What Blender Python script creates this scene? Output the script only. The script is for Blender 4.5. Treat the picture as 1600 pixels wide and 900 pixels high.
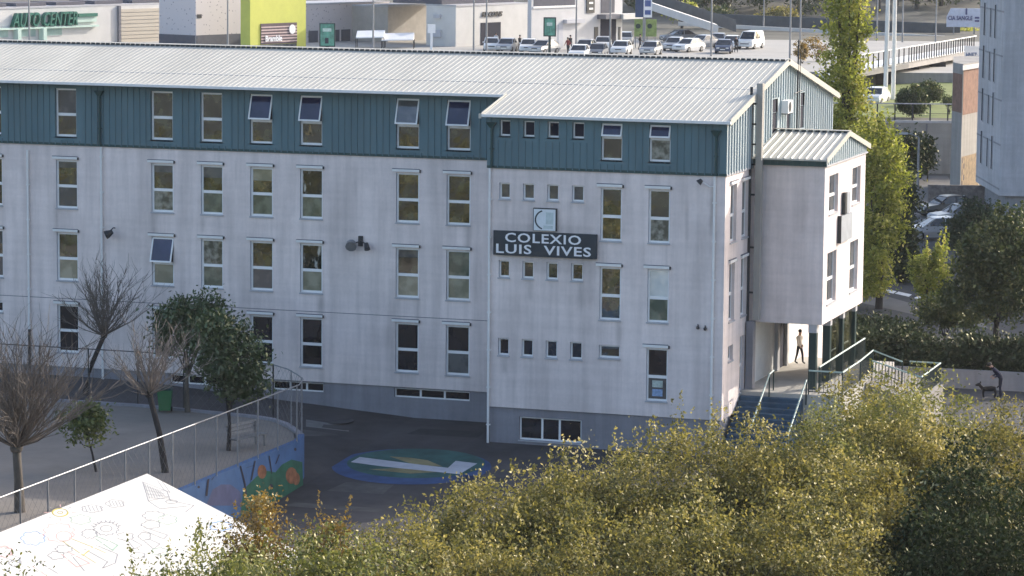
import bpy, math, random
import numpy as np
from mathutils import Vector, Matrix
rad = math.radians
for o in list(bpy.data.objects): bpy.data.objects.remove(o)
SC = bpy.context.scene
COL = SC.collection

# ------------------------------------------------------------------ camera
CAM = Vector((29.637, -119.059, 21.758))
YAW, PITCH, ROLL, FPX = rad(18.299), rad(7.0312), rad(0.4965), 4857.56
_f = Vector((-math.sin(YAW)*math.cos(PITCH), math.cos(YAW)*math.cos(PITCH), -math.sin(PITCH)))
_r0 = Vector((math.cos(YAW), math.sin(YAW), 0)); _u0 = _r0.cross(_f)
_r = math.cos(ROLL)*_r0 + math.sin(ROLL)*_u0
_u = -math.sin(ROLL)*_r0 + math.cos(ROLL)*_u0
cd = bpy.data.cameras.new('camera'); cam = bpy.data.objects.new('camera', cd); COL.objects.link(cam)
cam.matrix_world = Matrix(((_r.x, _u.x, -_f.x, CAM.x), (_r.y, _u.y, -_f.y, CAM.y), (_r.z, _u.z, -_f.z, CAM.z), (0, 0, 0, 1)))
cd.sensor_width = 36.0; cd.lens = 36.0*FPX/1600.0; cd.clip_start = 1.0; cd.clip_end = 4000.0
SC.camera = cam

# ------------------------------------------------------------------ light
SUN = Vector((1.0, 1.45, 0.79)).normalized()
SUN_EL = math.asin(SUN.z); SUN_ROT = math.atan2(SUN.x, SUN.y)
w = bpy.data.worlds.new('World'); SC.world = w; w.use_nodes = True
nt = w.node_tree; bg = nt.nodes['Background']
sky = nt.nodes.new('ShaderNodeTexSky'); sky.sky_type = 'NISHITA'; sky.sun_disc = False
sky.sun_elevation = SUN_EL; sky.sun_rotation = SUN_ROT; sky.air_density = 0.85; sky.dust_density = 2.5; sky.ozone_density = 0.6
nt.links.new(sky.outputs[0], bg.inputs[0]); bg.inputs[1].default_value = 0.15
sl = bpy.data.lights.new('sun', 'SUN'); so = bpy.data.objects.new('sun', sl); COL.objects.link(so)
sl.energy = 2.05; sl.angle = rad(0.5); sl.color = (1.0, 0.93, 0.83)
so.rotation_euler = SUN.to_track_quat('Z', 'Y').to_euler()
SC.view_settings.view_transform = 'Standard'; SC.view_settings.look = 'None'
SC.view_settings.gamma = 1.0; SC.view_settings.exposure = 1.25
SC.render.engine = 'CYCLES'
HAZE = 0.0001
SC.cycles.max_bounces = 6; SC.cycles.transparent_max_bounces = 8

# ------------------------------------------------------------------ surveying helpers (points in the world seen in a direction, at a known height / plane)
def ray(px, py): return _r*((px-800)/FPX) + _u*(-(py-450)/FPX) + _f
def atZ(px, py, z): d = ray(px, py); return CAM + d*((z-CAM.z)/d.z)
def atY(px, py, y): d = ray(px, py); return CAM + d*((y-CAM.y)/d.y)
def atX(px, py, x): d = ray(px, py); return CAM + d*((x-CAM.x)/d.x)
def atD(px, py, dd): return CAM + ray(px, py)*dd
def onplane(px, py, p0, n):
    d = ray(px, py); return CAM + d*((Vector(p0)-CAM).dot(n)/d.dot(n))
R2 = Vector((math.cos(YAW), math.sin(YAW), 0)); F2 = Vector((-math.sin(YAW), math.cos(YAW), 0))

# ------------------------------------------------------------------ materials
MATS = {}
def newmat(name):
    m = bpy.data.materials.new(name); m.use_nodes = True
    return m, m.node_tree, m.node_tree.nodes['Principled BSDF']
def pbr(name, col, rough=0.7, var=0.12, scale=2.0, metal=0.0, spec=0.4, stretch=(1, 1, 1), bump=0.0, detail=4.0, emis=None):
    if name in MATS: return MATS[name]
    m, t, b = newmat(name)
    L = t.links.new
    tc = t.nodes.new('ShaderNodeTexCoord'); mp = t.nodes.new('ShaderNodeMapping'); mp.inputs['Scale'].default_value = stretch
    nz = t.nodes.new('ShaderNodeTexNoise'); nz.inputs['Scale'].default_value = scale; nz.inputs['Detail'].default_value = detail
    nz.inputs['Roughness'].default_value = 0.65
    cr = t.nodes.new('ShaderNodeValToRGB')
    cr.color_ramp.elements[0].position = 0.3; cr.color_ramp.elements[1].position = 0.7
    cr.color_ramp.elements[0].color = [max(0, c*(1-var)) for c in col]+[1]
    cr.color_ramp.elements[1].color = [min(1, c*(1+var)) for c in col]+[1]
    L(tc.outputs['Object'], mp.inputs[0]); L(mp.outputs[0], nz.inputs['Vector']); L(nz.outputs[0], cr.inputs[0]); L(cr.outputs[0], b.inputs['Base Color'])
    b.inputs['Roughness'].default_value = rough; b.inputs['Metallic'].default_value = metal
    b.inputs['Specular IOR Level'].default_value = spec
    if bump:
        bp = t.nodes.new('ShaderNodeBump'); bp.inputs['Strength'].default_value = bump; bp.inputs['Distance'].default_value = 0.05
        n2 = t.nodes.new('ShaderNodeTexNoise'); n2.inputs['Scale'].default_value = scale*6; n2.inputs['Detail'].default_value = 3
        L(tc.outputs['Object'], n2.inputs['Vector']); L(n2.outputs[0], bp.inputs['Height']); L(bp.outputs[0], b.inputs['Normal'])
    MATS[name] = m; return m

def facade_mat(name, col, stains=()):
    """painted render: broad tone, rain streaks, faint board lines, stains with their own place"""
    m, t, b = newmat(name); L = t.links.new; N = t.nodes.new
    tc = N('ShaderNodeTexCoord')
    def noise(scale, stretch, detail=4.0):
        mp = N('ShaderNodeMapping'); mp.inputs['Scale'].default_value = stretch
        n = N('ShaderNodeTexNoise'); n.inputs['Scale'].default_value = scale; n.inputs['Detail'].default_value = detail; n.inputs['Roughness'].default_value = 0.6
        L(tc.outputs['Object'], mp.inputs[0]); L(mp.outputs[0], n.inputs['Vector']); return n.outputs[0]
    def math_(op, a, bb=0.0):
        n = N('ShaderNodeMath'); n.operation = op
        for i, v in enumerate((a, bb)):
            if isinstance(v, (int, float)): n.inputs[i].default_value = v
            else: L(v, n.inputs[i])
        return n.outputs[0]
    def rng(v, a, bb, c, d):
        n = N('ShaderNodeMapRange'); L(v, n.inputs[0])
        for i, x in enumerate((a, bb, c, d)): n.inputs[i+1].default_value = x
        return n.outputs[0]
    broad = rng(noise(0.45, (1, 1, 0.7)), 0.35, 0.65, 0.89, 1.06)
    streak = rng(noise(2.2, (1, 1, 0.07)), 0.32, 0.60, 0.84, 1.04)
    fine = rng(noise(7, (1, 1, 1)), 0.3, 0.7, 0.965, 1.03)
    board = rng(noise(1.6, (0.15, 0.15, 2.2), 2.0), 0.35, 0.65, 0.96, 1.03)
    v = math_('MULTIPLY', math_('MULTIPLY', broad, streak), math_('MULTIPLY', fine, board))
    if stains:
        sp = N('ShaderNodeSeparateXYZ'); L(tc.outputs['Object'], sp.inputs[0])
        ns = noise(1.6, (1, 1, 0.25))
        for ax, u, z, su, sz, k in stains:
            du = math_('DIVIDE', math_('SUBTRACT', sp.outputs[ax], u), su); dz = math_('DIVIDE', math_('SUBTRACT', sp.outputs[2], z), sz)
            r2 = math_('ADD', math_('MULTIPLY', du, du), math_('POWER', math_('ABSOLUTE', dz), 4.0))
            g = math_('POWER', 2.718, math_('MULTIPLY', r2, -1.0))
            g = math_('MULTIPLY', g, rng(ns, 0.3, 0.6, 0.35, 1.0))
            v = math_('MULTIPLY', v, math_('SUBTRACT', 1.0, math_('MULTIPLY', g, k)))
    mx = N('ShaderNodeMix'); mx.data_type = 'RGBA'; mx.blend_type = 'MULTIPLY'; mx.inputs[0].default_value = 1.0
    mx.inputs[6].default_value = list(col)+[1]
    L(v, mx.inputs[7]); L(mx.outputs[2], b.inputs['Base Color'])
    b.inputs['Roughness'].default_value = 0.85; b.inputs['Specular IOR Level'].default_value = 0.25
    MATS[name] = m; return m

def glass_mat(name, dark, light, scale=1.2, ior=1.9, rough=0.03, stretch=(1, 1, 1), lo=0.45, hi=0.62):
    m, t, b = newmat(name); L = t.links.new
    tc = t.nodes.new('ShaderNodeTexCoord'); mp = t.nodes.new('ShaderNodeMapping'); mp.inputs['Scale'].default_value = stretch
    nz = t.nodes.new('ShaderNodeTexNoise'); nz.inputs['Scale'].default_value = scale; nz.inputs['Detail'].default_value = 5
    cr = t.nodes.new('ShaderNodeValToRGB'); cr.color_ramp.elements[0].position = lo; cr.color_ramp.elements[1].position = hi
    cr.color_ramp.elements[0].color = list(dark)+[1]; cr.color_ramp.elements[1].color = list(light)+[1]
    L(tc.outputs['Object'], mp.inputs[0]); L(mp.outputs[0], nz.inputs['Vector']); L(nz.outputs[0], cr.inputs[0]); L(cr.outputs[0], b.inputs['Base Color'])
    n2 = t.nodes.new('ShaderNodeTexNoise'); n2.inputs['Scale'].default_value = 0.9
    bp = t.nodes.new('ShaderNodeBump'); bp.inputs['Strength'].default_value = 0.04; bp.inputs['Distance'].default_value = 0.2
    L(tc.outputs['Object'], n2.inputs['Vector']); L(n2.outputs[0], bp.inputs['Height']); L(bp.outputs[0], b.inputs['Normal'])
    b.inputs['Roughness'].default_value = rough; b.inputs['IOR'].default_value = ior; b.inputs['Specular IOR Level'].default_value = 0.5
    MATS[name] = m; return m

def leaf_mat(name, ramp, trans=0.45, gloss=0.12, rough=0.45):
    """ramp: list of (pos, rgb) over the per-leaf 'tint' attribute"""
    m = bpy.data.materials.new(name); m.use_nodes = True; t = m.node_tree; t.nodes.clear(); L = t.links.new
    at = t.nodes.new('ShaderNodeAttribute'); at.attribute_name = 'tint'
    cr = t.nodes.new('ShaderNodeValToRGB'); els = cr.color_ramp.elements
    while len(els) < len(ramp): els.new(0.5)
    for e, (p, c) in zip(els, ramp): e.position = p; e.color = list(c)+[1]
    L(at.outputs['Fac'], cr.inputs[0])
    d = t.nodes.new('ShaderNodeBsdfDiffuse'); tr = t.nodes.new('ShaderNodeBsdfTranslucent'); g = t.nodes.new('ShaderNodeBsdfGlossy')
    g.inputs['Roughness'].default_value = rough
    hs = t.nodes.new('ShaderNodeHueSaturation'); hs.inputs['Saturation'].default_value = 1.1; hs.inputs['Value'].default_value = 1.25; hs.inputs['Hue'].default_value = 0.49
    L(cr.outputs[0], d.inputs[0]); L(cr.outputs[0], hs.inputs['Color']); L(hs.outputs[0], tr.inputs[0])
    m1 = t.nodes.new('ShaderNodeMixShader'); m1.inputs[0].default_value = trans; L(d.outputs[0], m1.inputs[1]); L(tr.outputs[0], m1.inputs[2])
    m2 = t.nodes.new('ShaderNodeMixShader'); m2.inputs[0].default_value = gloss; L(m1.outputs[0], m2.inputs[1]); L(g.outputs[0], m2.inputs[2])
    g.inputs[0].default_value = (0.85, 0.80, 0.60, 1)
    o = t.nodes.new('ShaderNodeOutputMaterial'); L(m2.outputs[0], o.inputs[0])
    MATS[name] = m; return m

def poly_mat(name, c, rough=0.7): return pbr(name, c, rough, 0.08, 3.0)

# ------------------------------------------------------------------ mesh builder
class MB:
    def __init__(s): s.v = []; s.f = []; s.mi = []; s.mats = []
    def m(s, mat):
        if mat not in s.mats: s.mats.append(mat)
        return s.mats.index(mat)
    def quad(s, pts, mat):
        i = len(s.v); s.v += [tuple(p) for p in pts]; s.f.append(list(range(i, i+len(pts)))); s.mi.append(s.m(mat))
    def box(s, a, b, mat, M=None):
        x0, y0, z0 = a; x1, y1, z1 = b
        P = [Vector(p) for p in ((x0, y0, z0), (x1, y0, z0), (x1, y1, z0), (x0, y1, z0), (x0, y0, z1), (x1, y0, z1), (x1, y1, z1), (x0, y1, z1))]
        if M: P = [M @ p for p in P]
        i = len(s.v); s.v += [tuple(p) for p in P]; k = s.m(mat)
        for f in ((0, 3, 2, 1), (4, 5, 6, 7), (0, 1, 5, 4), (1, 2, 6, 5), (2, 3, 7, 6), (3, 0, 4, 7)):
            s.f.append([i+j for j in f]); s.mi.append(k)
    def prism(s, ring0, ring1, mat, cap=True):
        n = len(ring0); i = len(s.v); s.v += [tuple(p) for p in ring0]+[tuple(p) for p in ring1]; k = s.m(mat)
        for j in range(n): s.f.append([i+j, i+(j+1) % n, i+n+(j+1) % n, i+n+j]); s.mi.append(k)
        if cap:
            s.f.append([i+j for j in reversed(range(n))]); s.mi.append(k)
            s.f.append([i+n+j for j in range(n)]); s.mi.append(k)
    def tube(s, pts, radii, mat, n=6, cap=True):
        pts = [Vector(p) for p in pts]
        if not isinstance(radii, (list, tuple)): radii = [radii]*len(pts)
        k = s.m(mat); rings = []; ref = None
        for a, p in enumerate(pts):
            if a == 0: d = pts[1]-p
            elif a == len(pts)-1: d = p-pts[a-1]
            else: d = pts[a+1]-pts[a-1]
            d = d.normalized() if d.length > 1e-9 else Vector((0, 0, 1))
            up = Vector((0, 0, 1)) if abs(d.z) < 0.95 else Vector((1, 0, 0))
            x = d.cross(up).normalized(); y = d.cross(x)
            i = len(s.v)
            for j in range(n):
                an = 2*math.pi*j/n; s.v.append(tuple(p+(x*math.cos(an)+y*math.sin(an))*radii[a]))
            rings.append(i)
        for a in range(len(rings)-1):
            for j in range(n):
                s.f.append([rings[a]+j, rings[a]+(j+1) % n, rings[a+1]+(j+1) % n, rings[a+1]+j]); s.mi.append(k)
        if cap:
            s.f.append([rings[0]+j for j in range(n)]); s.mi.append(k); s.f.append([rings[-1]+j for j in range(n)]); s.mi.append(k)
    def bar(s, a, b, wd, ht, mat):
        """rectangular bar from a to b (width sideways, height up)"""
        a = Vector(a); b = Vector(b); d = (b-a).normalized()
        up = Vector((0, 0, 1)) if abs(d.z) < 0.95 else Vector((1, 0, 0))
        x = d.cross(up).normalized()*wd/2; y = x.cross(d).normalized()*ht/2
        s.prism([a+x+y, a-x+y, a-x-y, a+x-y], [b+x+y, b-x+y, b-x-y, b+x-y], mat)
    def sphere(s, c, r, mat, n=10, m=6, sc=(1, 1, 1)):
        c = Vector(c); i = len(s.v); k = s.m(mat)
        for a in range(m+1):
            th = math.pi*a/m
            for j in range(n):
                ph = 2*math.pi*j/n
                s.v.append((c.x+r*sc[0]*math.sin(th)*math.cos(ph), c.y+r*sc[1]*math.sin(th)*math.sin(ph), c.z+r*sc[2]*math.cos(th)))
        for a in range(m):
            for j in range(n):
                s.f.append([i+a*n+j, i+(a+1)*n+j, i+(a+1)*n+(j+1) % n, i+a*n+(j+1) % n]); s.mi.append(k)
    def build(s, name, parent=None, smooth=False, origin=None):
        me = bpy.data.meshes.new(name)
        v = s.v
        if origin is not None: v = [(a-origin[0], b-origin[1], c-origin[2]) for a, b, c in v]
        me.from_pydata(v, [], s.f)
        for mt in s.mats: me.materials.append(mt)
        me.polygons.foreach_set('material_index', s.mi)
        if smooth: me.polygons.foreach_set('use_smooth', [True]*len(s.f))
        me.update()
        o = bpy.data.objects.new(name, me); COL.objects.link(o)
        if origin is not None and parent is None: o.location = origin
        if parent: o.parent = parent
        return o
def thing(name, label, cat, loc=(0, 0, 0), rz=0.0, group=None):
    o = bpy.data.objects.new(name, None); COL.objects.link(o); o.location = loc; o.rotation_euler = (0, 0, rz); o.empty_display_size = 0.3
    return tag(o, label, cat, group)
def tag(o, label, cat, group=None):
    o['label'] = label; o['category'] = cat
    if group: o['group'] = group
    return o
def struct(o, kind='structure'): o['kind'] = kind; return o
def kids(o): return [c for c in bpy.data.objects if c.parent == o]
def dup(root, loc=None, rz=None, label=None, group=None, scale=None):
    def cp(o, par):
        c = o.copy(); COL.objects.link(c); c.parent = par
        for ch in kids(o): cp(ch, c)
        return c
    r = cp(root, None)
    if loc is not None: r.location = loc
    if rz is not None: r.rotation_euler = (0, 0, rz)
    if scale is not None: r.scale = scale if isinstance(scale, (tuple, list)) else (scale,)*3
    if label: r['label'] = label
    if group: r['group'] = group
    return r
def text_mesh(name, txt, mat, height, parent, origin, xdir, zdir, width=None, bold=0.0, thick=0.03, spacing=1.0, shear=0.0):
    """letters as a solid mesh standing on the plane xdir/zdir; origin = lower left corner"""
    c = bpy.data.curves.new(name, 'FONT'); c.body = txt; c.size = 1.0; c.extrude = 0.02; c.offset = bold; c.space_character = spacing; c.shear = shear
    c.resolution_u = 3
    t = bpy.data.objects.new(name, c); COL.objects.link(t); bpy.context.view_layer.update()
    me = bpy.data.meshes.new_from_object(t.evaluated_get(bpy.context.evaluated_depsgraph_get()))
    bpy.data.objects.remove(t)
    co = np.empty(len(me.vertices)*3); me.vertices.foreach_get('co', co); co = co.reshape(-1, 3)
    mn, mx = co.min(0), co.max(0)
    sz = height/(mx[1]-mn[1]); sx = (width/(mx[0]-mn[0])) if width else sz
    x = np.array(xdir); z = np.array(zdir); y = np.cross(z, x); og = np.array(origin)
    out = og + np.outer((co[:, 0]-mn[0])*sx, x) + np.outer((co[:, 1]-mn[1])*sz, z) + np.outer(co[:, 2]/0.02*thick/2, -y)
    me.vertices.foreach_set('co', out.reshape(-1)); me.materials.clear(); me.materials.append(mat); me.update()
    o = bpy.data.objects.new(name, me); COL.objects.link(o)
    if parent: o.parent = parent; o.matrix_parent_inverse = Matrix.Identity(4)
    return o

# ------------------------------------------------------------------ foliage
def leaf_cloud(name, blobs, n, size, mat, seed=0, clump=60, csig=0.28, sprigs=0, sprig_h=0.9, shell=0.55, parent=None, thin=0.5, droop=0.0, core=True):
    """blobs: (cx,cy,cz, rx,ry,rz, weight); leaves are small rhombic faces gathered in clumps through the crown's volume"""
    g = np.random.default_rng(seed); W = np.array([b[6] for b in blobs], float); W /= W.sum()
    P = []; T = []
    nc = max(8, n//clump)
    for bi, b in enumerate(blobs):
        k = max(3, int(nc*W[bi])); c = np.array(b[:3]); r = np.array(b[3:6])
        d = g.normal(size=(k, 3)); d /= np.linalg.norm(d, axis=1)[:, None]
        rr = np.where(g.random(k) < shell, 0.78+0.27*g.random(k), g.random(k)**0.5*0.85)
        cc = c + d*rr[:, None]*r
        tint = g.normal(0.5, 0.15, k)
        m = int(clump*1.0)
        for i in range(k):
            mm = int(m*(0.4+1.2*g.random())); s = csig*(0.6+0.8*g.random())
            q = cc[i]+g.normal(size=(mm, 3))*s*np.array([1, 1, 0.75])
            P.append(q); T.append(np.clip(tint[i]+g.normal(0, 0.16, mm), 0, 1))
    tops = [b for b in blobs]
    for i in range(sprigs):
        b = tops[g.integers(len(tops))]; a = g.random()*2*math.pi; q = g.random()**0.5*0.9
        base = np.array([b[0]+b[3]*q*math.cos(a), b[1]+b[4]*q*math.sin(a), b[2]+b[5]*math.sqrt(max(0, 1-q*q))*0.95])
        h = sprig_h*(0.5+0.9*g.random()); mm = int(30*h)+8
        tt = g.random(mm); lean = g.normal(size=2)*0.22
        q = base+np.stack([lean[0]*tt*h+g.normal(size=mm)*0.07*(1.2-tt), lean[1]*tt*h+g.normal(size=mm)*0.07*(1.2-tt), tt*h], 1)
        P.append(q); T.append(np.clip(g.normal(0.6, 0.15)+g.normal(0, 0.12, mm), 0, 1))
    P = np.concatenate(P); T = np.concatenate(T); N = len(P)
    a = g.normal(size=(N, 3)); a /= np.linalg.norm(a, axis=1)[:, None]
    nn = g.normal(size=(N, 3)); nn[:, 2] += 0.5; nn -= a*(a*nn).sum(1)[:, None]; nn /= np.linalg.norm(nn, axis=1)[:, None]
    bv = np.cross(a, nn)
    s = size*(0.6+0.8*g.random(N))[:, None]
    V = np.stack([P-a*s, P-bv*s*thin, P+a*s, P+bv*s*thin], 1).reshape(-1, 3)
    me = bpy.data.meshes.new(name)
    me.vertices.add(4*N); me.vertices.foreach_set('co', V.reshape(-1))
    me.loops.add(4*N); me.loops.foreach_set('vertex_index', np.arange(4*N, dtype=np.int32))
    me.polygons.add(N); me.polygons.foreach_set('loop_start', np.arange(0, 4*N, 4, dtype=np.int32)); me.polygons.foreach_set('loop_total', np.full(N, 4, dtype=np.int32))
    at = me.attributes.new('tint', 'FLOAT', 'POINT'); at.data.foreach_set('value', np.repeat(T, 4).astype(np.float32))
    me.materials.append(mat); me.update(calc_edges=True)
    o = bpy.data.objects.new(name, me); COL.objects.link(o)
    if parent: o.parent = parent
    return o
def limbs(mb, mat, h, r, crown_z, spread, seed, n=7, lean=(0, 0)):
    g = random.Random(seed)
    top = Vector((lean[0], lean[1], h))
    mid = Vector((lean[0]*0.4+g.uniform(-.08, .08), lean[1]*0.4, h*0.5))
    mb.tube([(0, 0, -0.3), (0, 0, 0.02), mid, top], [r*1.35, r*1.15, r*0.85, r*0.6], mat, 8)
    for i in range(n):
        a = 2*math.pi*i/n+g.uniform(-.4, .4); s = h*g.uniform(0.55, 0.98)
        p0 = Vector((lean[0]*s/h, lean[1]*s/h, s)); e = Vector((lean[0]+math.cos(a)*spread*g.uniform(.5, 1), lean[1]+math.sin(a)*spread*g.uniform(.5, 1), crown_z+g.uniform(-.5, 1.0)))
        m = (p0+e)/2+Vector((g.uniform(-.2, .2), g.uniform(-.2, .2), g.uniform(-.1, .35)))
        mb.tube([p0, m, e], [r*0.45, r*0.3, r*0.1], mat, 5)

# ================================================================== MATERIALS
M_wall = facade_mat('pale_painted_render', (0.78, 0.685, 0.655), stains=((0, -5.55, 7.1, 0.55, 1.1, 0.30), (0, -7.3, 7.75, 1.5, 0.35, 0.22), (0, -6.6, 9.1, 2.0, 0.22, 0.18), (0, -0.52, 10.2, 0.10, 0.9, 0.45), (0, -1.5, 9.7, 0.08, 0.9, 0.2), (0, -15.3, 4.0, 1.3, 0.5, 0.12), (0, -11.3, 7.0, 0.12, 1.5, 0.15), (0, -5.6, 5.0, 0.5, 0.8, 0.14))+tuple((0, u, z, .05+.05*(i % 3), .35+.12*(i % 4), .16+.05*(i % 3)) for i, (u, z) in enumerate(((-30.2, 8.3), (-29.2, 5.2), (-25.7, 8.25), (-24.8, 5.25), (-23.4, 8.3), (-22.6, 5.2), (-20.3, 8.2), (-18.9, 8.25), (-18.1, 5.2), (-14.7, 8.3), (-13.8, 5.2), (-11.6, 8.2), (-12.5, 5.2), (-4.9, 8.3), (-4.2, 5.2), (-2.3, 8.3), (-8.9, 9.9), (-7.9, 6.8), (-21.9, 10.6), (-16.6, 10.5), (-8.9, 3.6)))))
M_base = facade_mat('grey_plinth_render', (0.27, 0.265, 0.29))
M_teal = pbr('teal_painted_steel', (0.098, 0.172, 0.198), 0.5, 0.14, 0.8, stretch=(1, 1, 0.2), spec=0.35)
M_teal_dark = pbr('dark_green_steel', (0.02, 0.06, 0.06), 0.5, 0.1, 2)
M_gable = pbr('sunlit_teal_steel', (0.37, 0.435, 0.46), 0.5, 0.08, 0.8, stretch=(1, 1, 0.2))
M_roof = pbr('cream_roof_steel', (0.52, 0.495, 0.43), 0.6, 0.10, 0.5, stretch=(1, 0.2, 1), spec=0.3)
M_roofgap = pbr('dark_ridge_filler', (0.06, 0.07, 0.08), 0.9)
M_white = pbr('white_pvc', (0.86, 0.85, 0.84), 0.35, 0.04, 3)
M_whitep = pbr('white_paint', (0.78, 0.77, 0.75), 0.6, 0.06, 3)
M_joint_shade = pbr('dark_joint_and_shade', (0.16, 0.16, 0.18), 0.9)
M_dark = pbr('dark_metal', (0.03, 0.032, 0.036), 0.5)
M_black = pbr('black_rubber', (0.012, 0.012, 0.012), 0.8)
M_steel = pbr('galvanised_steel', (0.26, 0.265, 0.275), 0.45, 0.1, 4, metal=0.3)
M_lgreen = pbr('pale_green_rail', (0.42, 0.52, 0.46), 0.5, 0.1, 4)
M_dgreen = pbr('dark_green_post', (0.012, 0.035, 0.034), 0.4)
M_room = pbr('dark_room', (0.012, 0.014, 0.03), 0.9, 0.2, 1)
M_sill = pbr('grey_sill', (0.42, 0.42, 0.44), 0.7)
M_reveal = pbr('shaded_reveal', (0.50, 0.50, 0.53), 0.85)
G_dark = glass_mat('window_glass', (0.016, 0.017, 0.010), (0.085, 0.085, 0.045), 2.0, ior=2.3)  # olive mottling in the colour stands for mirrored trees
G_low = glass_mat('window_glass_ground', (0.010, 0.010, 0.013), (0.022, 0.02, 0.025), 1.0, ior=1.6)
G_grey = glass_mat('window_grey_blind', (0.07, 0.075, 0.08), (0.13, 0.135, 0.13), 1.6)
G_beige = glass_mat('window_beige_blind', (0.24, 0.23, 0.16), (0.36, 0.34, 0.25), 1.8)
G_green = glass_mat('window_green_blind', (0.10, 0.12, 0.085), (0.21, 0.225, 0.165), 1.8)
G_draw = glass_mat('window_paper_drawings', (0.07, 0.075, 0.055), (0.32, 0.32, 0.27), 5.0, lo=0.38, hi=0.66)
G_bright = glass_mat('window_white_blind', (0.62, 0.64, 0.62), (0.78, 0.78, 0.74), 1.0)
G_blue = glass_mat('window_open_sash_glass', (0.018, 0.022, 0.06), (0.03, 0.036, 0.085), 1.0, ior=1.6)
G_gleam = glass_mat('window_glass_white_gleam', (0.02, 0.022, 0.015), (0.5, 0.5, 0.46), 2.2, stretch=(2.2, 1, .7), lo=0.57, hi=0.68)  # white gleam put into the pane colour
M_asph = pbr('worn_asphalt', (0.058, 0.060, 0.066), 0.9, 0.28, 0.5, bump=0.3, detail=8)
M_court = pbr('school_court_asphalt', (0.056, 0.052, 0.054), 0.9, 0.42, 0.35, bump=0.2, detail=8)
M_play = pbr('playground_concrete', (0.215, 0.19, 0.165), 0.9, 0.16, 0.45, bump=0.2, detail=8)
M_bark = pbr('grey_bark', (0.10, 0.085, 0.07), 0.9, 0.3, 6, stretch=(1, 1, 0.3), bump=0.4)
M_barkd = pbr('dark_bark', (0.035, 0.03, 0.028), 0.9, 0.3, 6, stretch=(1, 1, 0.3), bump=0.4)
M_twig = pbr('pale_twig_bark', (0.21, 0.175, 0.15), 0.8, 0.3, 3)
M_twigd = pbr('dark_twig_bark', (0.15, 0.125, 0.105), 0.9, 0.3, 3)

# ================================================================== GROUND
def court_z(x, y):
    k = min(1, max(0, (x+22)/8)); yy = max(y, -14)
    return 0.70 + 0.06*min(yy, 0)*k + min(0.85, max(0, (-14-x)*0.065))
def terr(x, y):
    """broad land form: yard level in front, upper street and shopping level behind"""
    P = Vector((x, y, 0))-Vector((CAM.x, CAM.y, 0)); d = P.dot(F2); r = P.dot(R2)
    right = min(1, max(0, (r-16)/4))
    def ss(a, b, t): t = min(1, max(0, (t-a)/(b-a))); return t*t*(3-2*t)
    up_r = 4.1*ss(251.2, 252.0, d) + 1.4*ss(292, 330, d)
    up_l = 5.5*ss(210, 300, d)
    h = 0.45 + right*up_r + (1-right)*up_l
    if d < 125: h -= 1.6*ss(0, 10, 125-d)
    hill = ss(400, 640, d)*26*min(1, max(0, (r+10)/60)) + ss(640, 1500, d)*40
    return h + hill
def build_terrain():
    mb = MB(); mg = pbr('ground_earth', (0.11, 0.105, 0.085), 0.95, 0.3, 0.15, detail=8)
    ds = list(np.arange(-60, 240, 12.0))+[244, 248, 250, 251.2, 251.6, 252.0, 254, 258]+list(np.arange(264, 420, 6.0))+list(np.arange(420, 720, 15.0))+[760, 850, 1000, 1300, 1800, 2600]
    rs = [-1500, -900, -600, -400, -250, -180]+list(np.arange(-140, 15, 8.0))+[16, 17, 18, 19, 20]+list(np.arange(24, 140, 8.0))+[180, 250, 400, 600, 900, 1500]
    base = Vector((CAM.x, CAM.y, 0)); idx = {}
    for i, d in enumerate(ds):
        for j, r in enumerate(rs):
            p = base+F2*d+R2*r; mb.v.append((p.x, p.y, terr(p.x, p.y)))
    n = len(rs); k = mb.m(mg)
    for i in range(len(ds)-1):
        for j in range(n-1): mb.f.append([i*n+j, i*n+j+1, (i+1)*n+j+1, (i+1)*n+j]); mb.mi.append(k)
    struct(mb.build('ground', smooth=True))
build_terrain()
mb = MB()
xs = list(np.arange(-62, -14, 3.0))+[-14, -12, -10, -8, -6, -4, -2, 0, 2, 4, 8, 12]; ys = [-62, -50, -40, -30, -20, -14, -10, -7, -4, -2, 0.5]
for y in ys:
    for x in xs: mb.v.append((x, y, court_z(x, y)))
n = len(xs); k = mb.m(M_court)
for i in range(len(ys)-1):
    for j in range(n-1): mb.f.append([i*n+j, i*n+j+1, (i+1)*n+j+1, (i+1)*n+j]); mb.mi.append(k)
struct(mb.build('school_court'))
# kerb strip and worn manhole on the court
mb = MB(); mk = pbr('kerb_concrete', (0.17, 0.165, 0.16), 0.9, 0.2, 2)
p = [atZ(x, y, 0.62) for x, y in ((478, 664), (545, 668), (545, 674), (478, 672))]
mb.quad([(q.x, q.y, court_z(q.x, q.y)+0.006) for q in p], mk)
c = atZ(531, 664, 0.6)
mb.prism([(c.x+.55*math.cos(a), c.y+.75*math.sin(a), court_z(c.x, c.y)+0.004) for a in np.linspace(0, 2*math.pi, 13)[:-1]], [(c.x+.55*math.cos(a), c.y+.75*math.sin(a), court_z(c.x, c.y)+0.012) for a in np.linspace(0, 2*math.pi, 13)[:-1]], M_dark)
struct(mb.build('court_drain'))
mpt = pbr('asphalt_repair', (0.040, 0.038, 0.040), .9, .3, 1.5); mpt2 = pbr('asphalt_faded', (0.080, 0.076, 0.074), .95, .35, .8)
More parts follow.
